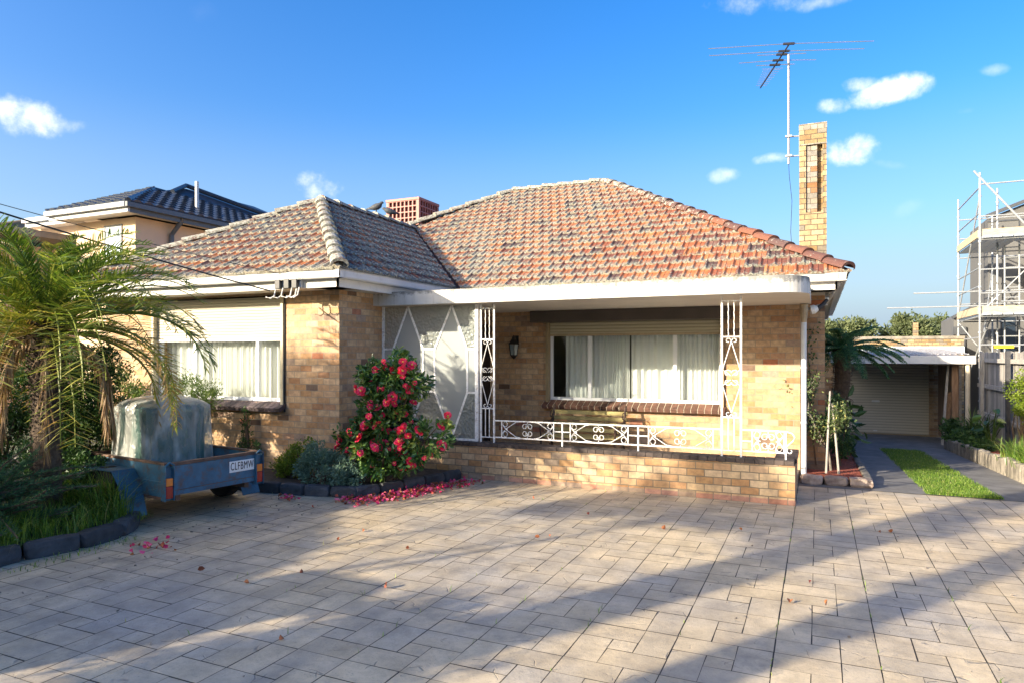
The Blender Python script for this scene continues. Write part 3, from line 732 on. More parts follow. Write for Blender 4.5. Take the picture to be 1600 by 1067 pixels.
# windows -------------------------------------------------------------
def curtain(name, x0, x1, y, z0, z1, parent, gap=None, seed=3):
    rr=random.Random(seed); V=[];F=[];n=int((x1-x0)/.008); ph=0; fr=1
    xs_=[];ys_=[]
    for i in range(n+1):
        x=x0+(x1-x0)*i/n; 
        ph+= .008*2*math.pi/ (.085*(1+.45*math.sin(x*3.1+seed)+.25*math.sin(x*11)))
        xs_.append(x); ys_.append(y+.026*math.sin(ph)+.012*math.sin(ph*.47+1))
    for i in range(n+1):
        for z in (z0,z1): V.append((xs_[i],ys_[i],z))
    for i in range(n): F.append((2*i,2*i+2,2*i+3,2*i+1))
    return npmesh(name,V,F,[.5]*len(F),M_curtain,parent,smooth=True)
def window(x0,x1,y,z0,z1,mulls,shutz,shut_mat,name='window',box=None,seed=1):
    wd=MB(); 
    fw=.045
    wd.box(x0,x0+fw,y+.06,y+.12,z0,z1); wd.box(x1-fw,x1,y+.06,y+.12,z0,z1)
    wd.box(x0+fw,x1-fw,y+.06,y+.12,z0,z0+.05); wd.box(x0+fw,x1-fw,y+.06,y+.12,z1-.04,z1)
    for m_ in mulls: wd.box(m_-.028,m_+.028,y+.055,y+.115,z0+.05,z1-.04)
    o=wd.build(name,M_alu,H,bevel=.004)
    g=MB(); edges=[x0+fw]+list(mulls)+[x1-fw]
    for i in range(len(edges)-1):
        a=edges[i]+(.028 if i else 0); b=edges[i+1]-(.028 if i<len(edges)-2 else 0)
        g=MB(); g.quad((a,y+.09,z0+.05),(b,y+.09,z0+.05),(b,y+.09,z1-.04),(a,y+.09,z1-.04)); g.build('pane',M_glass).parent=o
    return o
# wing window
w1=window(-9.35,-6.81,7.34,1.03,1.95,[-8.57,-7.33],None,None)
c=curtain('curtain',-9.57,-6.86,7.60,.98,1.98,None,seed=4); c.parent=w1
m=MB(); m.box(-9.35,-6.815,7.375,7.395,1.93,2.50); s_=m.build('roller_shutter',M_shut_w); s_.parent=w1
m=MB(); m.box(-9.35,-6.815,7.368,7.40,1.885,1.93); m.build('shutter_bottom_rail',M_white).parent=w1
cg=plain('cream_guide',(.55,.47,.32),.5,bmp=0)
for a_,b_ in ((-6.815,-6.77),(-9.40,-9.352)): m=MB(); m.box(a_,b_,7.30,7.40,.97,2.53); m.build('shutter_guide',cg).parent=w1
m=MB(); m.box(-6.768,-6.755,7.318,7.339,.9,2.53); m.build('shutter_cord',M_dark).parent=w1
m=MB(); x=-9.42
while x<-6.76:
    M_=Matrix.Translation((x,7.22,.90))@Matrix.Rotation(rad(24),4,'X'); m.box(.003,.088,0,.20,0,.06,R.random(),M_); x+=.0925
m.build('window_sill',stone_mat('slate_brown_sill',(.07,.055,.06),(.16,.12,.12),10),None,bevel=.004).parent=w1
m=MB(); m.box(-9.42,-6.8,7.27,7.36,.915,.955); m.build('sill_mortar',plain('pale_mortar',(.42,.38,.31),.9)).parent=w1
# porch window
w2=window(-3.975,-1.275,10.3,.96,2.17,[-3.30,-1.96],None,None)
c=curtain('curtain',-3.78,-2.70,10.56,.9,2.2,None,seed=7); c.parent=w2
c=curtain('curtain',-2.685,-1.3,10.56,.9,2.2,None,seed=9); c.parent=w2
m=MB(); m.box(-3.96,-1.29,10.325,10.345,2.02,2.34); s_=m.build('roller_shutter',M_shut_y); s_.parent=w2
m=MB(); m.box(-3.96,-1.29,10.318,10.348,1.985,2.02); m.build('shutter_bottom_rail',plain('tan_rail',(.38,.30,.18),.5,bmp=0)).parent=w2
for a_,b_ in ((-4.01,-3.965),(-1.285,-1.24)): m=MB(); m.box(a_,b_,10.25,10.35,.93,2.2); m.build('shutter_guide',M_guide).parent=w2
m=MB(); m.box(-4.22,-1.12,10.08,10.298,2.20,2.383); m.build('shutter_box',M_bronze,None,bevel=.01).parent=w2
m=MB(); x=-4.05
while x<-1.24:
    M_=Matrix.Translation((x,10.18,.83))@Matrix.Rotation(rad(24),4,'X'); m.box(.003,.093,0,.20,0,.06,R.random(),M_); x+=.098
m.build('window_sill',stone_mat('manganese_sill_brick',(.06,.03,.022),(.20,.10,.07),7),None,bevel=.004).parent=w2
m=MB(); m.box(-4.05,-1.23,10.195,10.32,.845,.885);
for k in range(29):
    M_=Matrix.Translation((-4.05+.098*k,10.18,.83))@Matrix.Rotation(rad(24),4,'X'); m.box(-.003,.003,.004,.20,.002,.057,.5,M_)
m.build('sill_mortar',plain('cream_mortar',(.55,.5,.4),.9)).parent=w2
# rooms behind the windows
for (x0,x1,y0,y1) in ((-9.6,-6.2,7.57,9.2),(-4.3,-.9,10.53,12)):
    m=MB(); m.quad((x0,y1,.2),(x1,y1,.2),(x1,y1,2.5),(x0,y1,2.5)); m.quad((x0,y0,.2),(x0,y1,.2),(x0,y1,2.5),(x0,y0,2.5)); m.quad((x1,y0,.2),(x1,y1,.2),(x1,y1,2.5),(x1,y0,2.5)); m.quad((x0,y0,.2),(x1,y0,.2),(x1,y1,.2),(x0,y1,.2)); m.quad((x0,y0,2.5),(x1,y0,2.5),(x1,y1,2.5),(x0,y1,2.5))
    m.build('room_lining',M_room,H)
# glass screen at the entry
gs=MB(); Ys=8.33
def sb(a,b,w=.026): gs.bar((a[0],Ys,a[1]),(b[0],Ys,b[1]),w,w)
z0_,z1_=.505,2.38
sb((-5.81,z0_),(-5.81,z1_),.035); sb((-4.27,z0_),(-4.27,z1_),.045); sb((-5.79,z0_+.015),(-4.29,z0_+.015),.03)
hexes=[(-5.64,-5.385,-5.13),(-4.94,-4.665,-4.42)]
for a,mx,b in hexes:
    for x in (a,b): sb((x,1.17),(x,1.77)); sb((x,1.77),(mx,2.375)); sb((x,1.17),(mx,.53))
for z in (1.17,1.77): sb((-5.79,z),(-5.65,z)); sb((-5.12,z),(-4.95,z)); sb((-4.41,z),(-4.29,z))
SCR=gs.build('glass_screen',M_iron,H)
def gp(pts,mat,nm):
    m=MB(); a=[(x,Ys-.003,z) for x,z in pts]; m.add(a,[tuple(range(len(a)))]); m.build(nm,mat).parent=SCR
for a,mx,b in hexes: gp([(a,1.17),(mx,.53),(b,1.17),(b,1.77),(mx,2.375),(a,1.77)],M_satin,'satin_pane')
gp([(-5.79,1.77),(-5.64,1.77),(-5.385,2.375),(-5.79,2.375)],M_frost,'hammered_pane'); gp([(-5.79,.53),(-5.385,.53),(-5.64,1.17),(-5.79,1.17)],M_frost,'hammered_pane')
gp([(-5.385,2.375),(-5.13,1.77),(-4.94,1.77),(-4.665,2.375)],M_frost,'hammered_pane'); gp([(-5.385,.53),(-4.665,.53),(-4.94,1.17),(-5.13,1.17)],M_frost,'hammered_pane')
gp([(-4.665,2.375),(-4.42,1.77),(-4.29,1.77),(-4.29,2.375)],M_frost,'hammered_pane'); gp([(-4.665,.53),(-4.29,.53),(-4.29,1.17),(-4.42,1.17)],M_frost,'hammered_pane')
for a,b in ((-5.79,-5.64),(-5.13,-4.94),(-4.42,-4.29)): gp([(a,1.17),(b,1.17),(b,1.77),(a,1.77)],M_satin,'satin_pane')
# rain head and downpipes
m=MB(); m.tube([(-.17,10.13,2.38),(-.17,10.13,2.28)],[.055,.055],12); m.tube([(-.17,10.13,2.28),(-.17,10.13,2.12)],[.055,.034],12); rh=m.build('rain_head',plain('tarnished_metal',(.42,.33,.22),.5,metal=.4,var=.3),H,smooth=False)
m=MB(); m.tube([(-.17,10.13,2.13),(-.17,10.13,.04)],.036,12); 
for z in (.75,1.5): m.tube([(-.17,10.13,z),(-.17,10.13,z+.03)],.041,12)
m.build('downpipe',plain('grey_white_pipe',(.62,.64,.66),.45),H,smooth=False)
m=MB(); m.tube([(-.15,10.15,2.30),(.12,10.75,2.42),(.26,10.0,2.62)],.022,8); m.build('gutter_offset_pipe',M_white,H)
# electrical service box on the wing fascia
m=MB(); m.box(-6.47,-6.06,6.86,6.911,2.55,2.66); sv=m.build('service_bracket',plain('grey_pvc',(.45,.47,.5),.5,bmp=0),H,bevel=.006)
for x in (-6.40,-6.25,-6.12):
    m=MB(); m.box(x-.045,x+.04,6.80,6.858,2.54,2.66); m.build('fuse_box',plain('black_fuse_box',(.02,.022,.03),.35,bmp=0) if x==-6.40 else bpy.data.materials['black_fuse_box'],None,bevel=.006).parent=sv
for x in (-6.45,-6.33,-6.18,-6.10,-6.06):
    m=MB(); m.tube([(x,6.83,2.55),(x+.0,6.80,2.45),(x-.05,6.79,2.42),(x-.14,6.80,2.44)],.009,6); m.build('service_wire',M_white).parent=sv
# ------------------------------------------------------------------ porch railing and scroll posts
def scroll(mb, c, r0, a0, turns, sgn, n=14, T=None, w=.012):
    pts=[]
    for i in range(n+1):
        t=i/n; a=a0+sgn*turns*2*math.pi*t; r=r0*(1-.55*t); pts.append(T(c[0]+r*math.cos(a), c[1]+r*math.sin(a)))
    mb.tube(pts,w*.5,5)
RY=8.34
def T0(x,z): return (x,RY,z)
rail=wempty('porch_railing',(-2.5,RY,.5),'white wrought iron scroll railing on the low brick porch wall','railing')
m=MB()
m.bar((-4.01,RY,.80),(-1.03,RY,.815),.016,.016); m.bar((-4.01,RY,.575),(-1.03,RY,.575),.016,.016)
for x in (-3.03,-2.03): m.bar((x,RY,.50),(x,RY,.81),.018,.018)
m.build('rail',M_iron,rail)
def panel(x0,x1,z0,z1,name='scroll_panel',half=False):
    m=MB(); zc=(z0+z1)/2; xc=(x0+x1)/2; h=(z1-z0)/2
    for x in (x0,x1): m.bar((x,RY,z0),(x,RY,z1),.013,.013)
    for sx,xe in ((1,x0),(-1,x1)):
        for sz in (1,-1):
            # C scroll against the end bar and long diagonal
            scroll(m,(xe+sx*.045,zc+sz*h*.55),h*.42,math.pi/2*sz,.72,-sx*sz,14,T0,.010)
            m.tube([T0(xe+sx*.045,zc+sz*h*.97),T0(xe+sx*.012,zc+sz*h*.5),T0(xe+sx*.05,zc+sz*h*.08),T0(xe+sx*.09,zc)],.005,5)
            m.tube([T0(xe+sx*.06,zc+sz*.004),T0(xc-sx*(xc-x0)*.45 if sx>0 else xc+(x1-xc)*.45,zc+sz*h*.86),T0(xc-sx*.09,zc+sz*h)],.005,5)
    for sx in (1,-1):
        for sz in (1,-1):
            scroll(m,(xc+sx*.036,zc+sz*h*.40),h*.36,math.pi*.75*sx*-sz if False else (math.pi if sx>0 else 0),1.15,sx*sz*-1,20,T0,.010)
    m.tube([T0(xc,z0),T0(xc,zc-h*.75)],.005,5); m.tube([T0(xc,z1),T0(xc,zc+h*.75)],.005,5)
    m.build(name,M_iron,rail)
panel(-3.90,-3.15,.58,.80); panel(-2.92,-2.16,.58,.805); panel(-1.90,-1.13,.58,.81)
m=MB()
for x0,x1 in ((-3.15,-2.92),(-2.16,-1.90)): m.bar((x0,RY,.69),(x1,RY,.69),.013,.013)
m.bar((-.80,RY,.82),(-.33,RY,.82),.016,.016); m.bar((-.80,RY,.575),(-.33,RY,.575),.016,.016)
m.tube([(-.33,RY,.82),(-.26,RY,.80),(-.235,RY,.76),(-.25,RY,.72),(-.33,RY,.64)],.008,6); m.bar((-.33,RY,.50),(-.33,RY,.82),.016,.016)
scroll(m,(-.285,.60),.035,2.2,.8,1,14,T0,.013); m.bar((-.80,RY,.69),(-.69,RY,.69),.012,.012)
m.build('rail_end',M_iron,rail)
panel(-.69,-.345,.58,.815)
def ornate_post(x0,x1,name_lab):
    m=MB(); z0,z1=.50,2.375; xc=(x0+x1)/2; w=x1-x0
    for x in (x0,x1): m.bar((x,RY,z0),(x,RY,z1),.022,.022)
    m.build('post_upright',M_iron,rail)
    m=MB()
    for z in (2.32,1.90,.96,.57): m.bar((x0,RY,z),(x1,RY,z),.014,.014)
    for f in (.34,.64):
        x=x0+w*f; m.tube([(x+.003*math.sin(k*2.2),RY,1.90+.42*k/12) for k in range(13)],.0055,5); m.bar((x,RY,.57),(x,RY,.96),.010,.010)
    for sx in (1,-1):
        scroll(m,(xc+sx*.035,1.855),.032,math.pi if sx>0 else 0,.85,-sx,14,T0,.010); scroll(m,(xc+sx*.035,1.00),.032,math.pi if sx>0 else 0,.85,sx,14,T0,.010)
        m.tube([T0(xc,1.85),T0(xc+sx*w*.46,1.52),T0(xc+sx*.01,1.45)],.0055,5)
        m.tube([T0(xc,1.01),T0(xc+sx*w*.46,1.33),T0(xc+sx*.01,1.40)],.0055,5)
        for sz in (1,-1): scroll(m,(xc+sx*.042,1.425+sz*.052),.044,(math.pi if sx>0 else 0),.8,-sx*sz,16,T0,.011)
    m.build('post_scrollwork',M_iron,rail)
ornate_post(-4.215,-4.015,''); ornate_post(-1.03,-.815,'')

# ------------------------------------------------------------------ bench
def bench():
    t=empty('park_bench',(-3.2,9.72,.09),'slatted olive timber bench with dark cast iron ends under the porch window','bench')
    sl=wood_grain('olive_painted_slat',(.30,.25,.10),(.42,.36,.16),(.50,.44,.22),(1.2,14,14))
    ir=plain('brown_cast_iron',(.06,.035,.025),.5,var=.3,scale=12)
    L_=.60
    for k in range(4):
        m=MB(); z=.46+.085*k; y=.17+.035*k; m.box(-L_,L_,y-.011,y+.011,z-.030,z+.030,R.random()); m.build('back_slat',sl,t,bevel=.004)
    for k in range(5):
        m=MB(); y=-.26+.085*k; m.box(-L_,L_,y-.03,y+.03,.385,.405,R.random()); m.build('seat_slat',sl,t,bevel=.004)
    for sx in (-1,1):
        m=MB(); x=sx*(L_-.03)
        m.tube([(x,-.30,0),(x,-.27,.2),(x,-.29,.37),(x,.10,.37),(x,.17,.45),(x,.30,.80),(x,.33,.83)],[.022,.02,.02,.02,.022,.02,.014],8)
        m.tube([(x,.30,0),(x,.22,.18),(x,.10,.37)],.02,8)
        m.tube([(x,-.28,.37),(x,-.30,.52),(x,-.28,.58),(x,-.1,.60),(x,.12,.58),(x,.22,.62)],.016,8)
        def T1(y,z): return (x,y,z)
        for c,a in (((-.18,.48),0),((-.04,.50),2),((.09,.46),4),((.16,.68),1),((-.1,.2),3),((.1,.2),5)): scroll(m,c,.06,a,.9,1,14,T1,.016)
        m.bar((x,-.27,.20),(x,.22,.18),.015,.02)
        m.build('iron_end',ir,t)
bench()
# ------------------------------------------------------------------ wall lantern
def lantern():
    t=empty('wall_lantern',(-4.54,10.3,1.62),'dark metal coach lantern fixed to the brick porch wall','wall lamp')
    bl=plain('black_lantern_metal',(.02,.018,.016),.45,var=.3,scale=20)
    gl=plain('lantern_glass',(.20,.24,.25),.15,bmp=0)
    m=MB(); m.box(-.035,.035,-.02,0,.20,.38); m.tube([(0,-.02,.30),(0,-.07,.36),(0,-.12,.33)],.009,6); m.build('wall_bracket',bl,t)
    m=MB(); y=-.13
    def hexr(r,z): return [(r*math.cos(k*math.pi/3),y+r*math.sin(k*math.pi/3),z) for k in range(6)]
    def ring(r0,z0,r1,z1,mb): mb.add(hexr(r0,z0)+hexr(r1,z1),[(k,(k+1)%6,6+(k+1)%6,6+k) for k in range(6)])
    ring(.10,.24,.035,.33,m); ring(.035,.33,.03,.36,m); ring(.001,.385,.03,.36,m); ring(.10,.24,.001,.238,m)
    m.build('lantern_roof',bl,t)
    m=MB()
    for k in range(6):
        a=k*math.pi/3; m.bar((.085*math.cos(a),y+.085*math.sin(a),.24),(.06*math.cos(a),y+.06*math.sin(a),.06),.009,.009)
    ring(.066,.06,.03,.02,m); ring(.03,.02,.001,0,m); ring(.066,.068,.066,.055,m)
    m.build('lantern_cage',bl,t)
    m=MB(); ring(.058,.065,.08,.235,m); m.build('lantern_pane',gl,t)
lantern()
def floodlight():
    t=empty('security_floodlight',(.04,10.2,2.30),'white security floodlight under the eave above the downpipe','floodlight')
    wp=plain('white_plastic',(.8,.8,.78),.35,bmp=0)
    m=MB(); m.tube([(-.12,0,.0),(-.075,0,0.01)],[.062,.062],14); m.tube([(-.075,0,.01),(-.03,.0,.02)],[.062,.03],14); m.build('lamp_head',wp,t,smooth=False)
    m=MB(); m.tube([(-.03,0,.02),(.03,.02,.07),(.08,.05,.14)],[.035,.03,.022],10); m.build('lamp_arm',M_dark,t)
    m=MB(); m.tube([(-.121,0,0),(-.124,0,0)],[.055,.055],14); m.build('lamp_lens',plain('lamp_lens_glass',(.7,.72,.74),.1,bmp=0),t)
    m=MB(); m.bar((.08,.05,.15),(.08,.40,.25),.05,.03); m.build('mounting_bar',wp,t)
floodlight()
# ------------------------------------------------------------------ antenna
M_dip=plain('dull_aluminium',(.22,.23,.25),.4,metal=.3,var=.1,scale=7,bmp=0)
def antenna():
    t=empty('tv_antenna',(-.43,12.0,4.8),'tall aluminium television antenna on a mast bracketed to the chimney','antenna')
    m=MB(); m.tube([(0,0,0),(0,0,1.80)],.018,8); m.build('mast',M_galvw,t)
    m=MB()
    for z in (.13,.45): m.bar((-.05,0,z),(.17,.04,z),.025,.02); m.bar((-.05,-.03,z),(.05,-.03,z),.02,.03)
    m.bar((.165,.02,.1),(.165,.02,.5),.02,.03); m.build('wall_bracket',M_galvw,t)
    d=Vector((-.31,.95,0)).normalized(); e=Vector((.95,.31,0)).normalized(); z=1.66
    a=Vector((.03,-.62,z))+Vector((0,0,.04)); 
    def P(s): return a+d*s+Vector((0,0,-.0*s))
    m=MB(); m.bar(P(0),P(1.75),.018,.018); m.build('boom',M_dark,t)
    els=[(.02,1.22,1.26),(.28,1.16,1.22),(.62,.62,.60),(.80,.30,.32),(.40,.38,.38),(.95,.17,.17)]+[(1.0+.085*k,.14-.006*k,.14-.006*k) for k in range(9)]
    for s,l1,l2 in els:
        m=MB(); p=P(s)+Vector((0,0,.015)); dz=Vector((0,0,-.02)) if l1>.5 else Vector()
        m.tube([p-e*l1+dz,p,p+e*l2+dz],.0062 if l1>.25 else .004,5); m.build('dipole',M_dip,t)
        if l1>.25:
            m=MB(); m.bar(p-e*.085,p+e*.085,.03,.03); m.build('insulator',M_dark,t)
    m=MB(); m.tube([(0,0,.02),(.01,0,-.2),(.05,.02,-.6),(.03,.03,-1.1),(.06,.04,-1.55)],.004,4); m.build('coax_cable',M_dark,t)
antenna()
# ------------------------------------------------------------------ evaporative cooler
def cooler():
    t=empty('rooftop_cooler',(-8.98,14.1,4.02),'salmon red rooftop air cooler with square grilles behind the roof ridge','air cooler')
    sm=plain('salmon_plastic',(.33,.105,.085),.55,var=.06,scale=3,bmp=.05); dk=plain('cooler_pad_dark',(.10,.045,.04),.8)
    w,h=.46,1.30
    m=MB(); m.box(-w,w,-w,w,.45,.62); m.box(-w-.01,w+.01,-w-.01,w+.01,h,h+.06); m.box(-w+.08,w-.08,-w+.08,w-.08,-.1,.45)
    for sx in (-1,1):
        for sy in (-1,1): m.box(sx*w-(.07 if sx>0 else 0),sx*w+(.07 if sx<0 else 0),sy*w-(.07 if sy>0 else 0),sy*w+(.07 if sy<0 else 0),.62,h)
    m.build('cooler_body',sm,t,bevel=.006)
    m=MB(); m.box(-w+.06,w-.06,-w+.06,w-.06,.62,h); m.build('cooling_pad',dk,t)
    for ax in range(4):
        m=MB(); Mx=Matrix.Rotation(ax*math.pi/2,4,'Z'); n=7
        for k in range(n+1): x=-w+.07+(2*w-.14)*k/n; m.box(x-.014,x+.014,-w+.005,-w+.055,.62,h,.5,Mx)
        for k in range(6): z=.62+(h-.62)*k/5; m.box(-w+.07,w-.07,-w+.004,-w+.05,z-.013,z+.013,.5,Mx)
        m.build('grille',sm,t)
cooler()
# ------------------------------------------------------------------ pigeons on the ridge
def pigeon(loc, rz, label, nod):
    t=None
    gm=plain('grey_feathers',(.055,.06,.07),.7,var=.4,scale=30) if 'grey_feathers' not in bpy.data.materials else bpy.data.materials['grey_feathers']
    m=MB(); hz=.19-nod
    m.tube([(-.20,0,.075),(-.12,0,.09),(-.05,0,.105),(.02,0,.125),(.07,0,.15),(.09,0,hz-.01),(.10,0,hz+.005),(.125,0,hz+.01),(.15,0,hz)],[.012,.028,.056,.066,.052,.032,.03,.024,.006],10)
    m.tube([(.0,.02,.07),(.0,.02,0)],.006,5); m.tube([(.0,-.02,.07),(.0,-.02,0)],.006,5)
    o=m.build('pigeon',gm,None,smooth=True,loc=loc); o.rotation_euler=(0,0,rz)
    tag(o,label,'bird','pigeons on the roof ridge')
pigeon((-7.95,11.15,zw+.10),rad(20),'grey pigeon on the tiled ridge facing the cooler, holding its head up',0)
pigeon((-7.95,11.60,zw+.10),rad(215),'grey pigeon on the tiled ridge with its tail towards the cooler',.03)

# ------------------------------------------------------------------ service cables
def cable(p0,p1,sag,r,name,label):
    P=[]; p0=Vector(p0); p1=Vector(p1)
    for i in range(25):
        t=i/24; q=p0.lerp(p1,t); q.z-=sag*4*t*(1-t); P.append(q)
    m=MB(); m.tube(P,r,6); tag(m.build(name,M_dark),label,'cable')
cable((-10.2,-2.5,5.4),(-6.52,6.80,2.52),.25,.010,'service_cable','thick black power cable running to the fuse boxes on the fascia')
cable((-10.2,-2.5,5.15),(-6.0,6.79,2.66),.30,.004,'service_cable','thin black phone wire hanging just under the thick power cable')

# ------------------------------------------------------------------ trailer
def trailer():
    blue=plain('faded_blue_paint',(.035,.125,.205),.5,var=.3,scale=5,bmp=.25,dirt=(.10,.06,.04),dirt_amt=.9)
    rust=plain('rusty_steel',(.13,.075,.05),.8,var=.4,scale=10,bmp=.4)
    t=empty('box_trailer',(-5.80,5.26,0),'rusty faded blue box trailer parked nose first beside the palm bed','trailer',rz=rad(172))
    # local: +x towards the drawbar, y across; rear at x=0
    Lt,hw,z0,z1=1.60,.535,.31,.60
    m=MB(); m.box(0.02,Lt,-hw,hw,z0-.02,z0+.012); m.build('tray_floor',rust,t)
    for sy in (-1,1):
        m=MB(); y=sy*hw; m.box(.02,Lt,y-.012,y+.012,z0-.03,z1); m.box(.03,Lt,y-.02 if sy<0 else y+.012,y-.012 if sy<0 else y+.02,z0+.10,z0+.125)
        s_=m.build('side_panel',blue,t,bevel=.003)
        m=MB(); m.box(.0,Lt+.01,y-.024,y+.024,z1+.001,z1+.024); m.box(.03,Lt,y-.019,y+.019,z0-.055,z0-.031); m.build('top_rail',rust,None,bevel=.004).parent=s_
    m=MB(); m.box(Lt-.02,Lt,-hw+.013,hw-.013,z0,z1); m.build('front_panel',rust,t)
    m=MB(); m.box(-.012,.012,-hw+.05,hw-.05,z0-.02,z1-.012); tg=m.build('tailgate',blue,t,bevel=.003)
    m=MB(); m.box(-.02,.02,-hw+.045,hw-.045,z1-.01,z1+.022); m.box(-.017,-.013,-hw+.06,hw-.06,z0+.03,z0+.036); m.build('tailgate_rim',rust,None,bevel=.004).parent=tg
    # plate CLFBMW on the side further from the palm
    # rear faces -x local; seen from behind, local +y is on the viewer's left
    pm=plain('white_plate',(.8,.8,.78),.4,bmp=0); bk=plain('black_lettering',(.01,.01,.012),.5,bmp=0)
    px0=-.47; m=MB(); m.box(-.018,-.0125,px0,px0+.31,z0+.115,z0+.235); m.build('number_plate',pm,None,bevel=.002).parent=tg
    cu=bpy.data.curves.new('plate_text','FONT'); cu.body='CLFBMW'; cu.size=.118; cu.space_character=1.12; cu.extrude=.0012; cu.align_x='CENTER'; cu.align_y='CENTER'; cu.offset=.0
    tx=bpy.data.objects.new('plate_lettering',cu); COL.objects.link(tx); bpy.context.view_layer.update()
    me=bpy.data.meshes.new_from_object(tx.evaluated_get(bpy.context.evaluated_depsgraph_get())); bpy.data.objects.remove(tx)
    me.materials.clear(); me.materials.append(bk); tx=bpy.data.objects.new('plate_lettering',me); COL.objects.link(tx)
    w=max(v.co.x for v in me.vertices)-min(v.co.x for v in me.vertices); s=.285/w; 
    tx.parent=tg; tx.matrix_local=Matrix.Translation((-.0195,px0+.155,z0+.175))@Matrix(((0,0,-1,0),(-1,0,0,0),(0,1,0,0),(0,0,0,1)))@Matrix.Diagonal((s,1,1,1))
    am=plain('amber_lens',(.75,.20,.03),.25,bmp=0); rm=plain('red_lens',(.35,.02,.015),.25,bmp=0)
    for sy in (-1,1):
        m=MB(); y=sy*(hw-.01); m.box(-.05,.03,y-.05,y-.042,z0-.06,z1+.005); m.box(-.05,.03,y+.042,y+.05,z0-.06,z1+.005); m.box(-.006,.03,y-.042,y+.042,z0-.06,z1-.02); 
        m.tube([(-.045,y-.046,z1),(-.04,y,z1+.03),(-.045,y+.046,z1)],.010,6)
        b_=m.build('corner_post',blue,t,bevel=.003)
        m=MB(); m.box(-.042,-.007,y-.036,y+.036,z0+.085,z0+.165); o_=m.build('indicator_lens',am,None,bevel=.006); o_.parent=b_
        m=MB(); m.box(-.042,-.007,y-.036,y+.036,z0-.035,z0+.083); o_=m.build('tail_lens',rm,None,bevel=.006); o_.parent=b_
    # mudguards (angular) and wheels
    for sy in (-1,1):
        m=MB(); ya,yb=(hw+.02,hw+.25) if sy>0 else (-hw-.25,-hw-.02)
        pr=[(.30,.08),(.42,.40),(.54,.52),(1.12,.52),(1.22,.42),(1.32,.12)]
        for (a,b) in zip(pr[:-1],pr[1:]):
            m.add([(a[0],ya,a[1]),(b[0],ya,b[1]),(b[0],yb,b[1]),(a[0],yb,a[1]),(a[0],ya,a[1]+.012),(b[0],ya,b[1]+.012),(b[0],yb,b[1]+.012),(a[0],yb,a[1]+.012)],[(0,3,2,1),(4,5,6,7),(0,1,5,4),(1,2,6,5),(2,3,7,6),(3,0,4,7)])
        m.build('mudguard',blue,t)
        yc=(ya+yb)/2; m=MB(); m.tube([(.82,yc-.075,.27),(.82,yc-.06,.27),(.82,yc+.06,.27),(.82,yc+.075,.27)],[.235,.27,.27,.235],28,True); wh=m.build('wheel',plain('rubber_tyre',(.02,.02,.02),.8,bmp=.2) if sy<0 else bpy.data.materials['rubber_tyre'],t)
        m=MB(); m.tube([(.82,yc-.08,.27),(.82,yc+.08,.27)],.15,20); m.build('wheel_rim',rust,None).parent=wh
    m=MB(); m.bar((.82,-hw-.1,.27),(.82,hw+.1,.27),.05,.05); m.build('axle',M_dark,t)
    m=MB(); m.bar((Lt,-.4,.30),(Lt+.75,0,.32),.05,.07); m.bar((Lt,.4,.30),(Lt+.75,0,.32),.05,.07); m.bar((.02,-.4,.26),(Lt,-.4,.26),.05,.06); m.bar((.02,.4,.26),(Lt,.4,.26),.05,.06); m.build('chassis',rust,t)
    return t
TR=trailer()
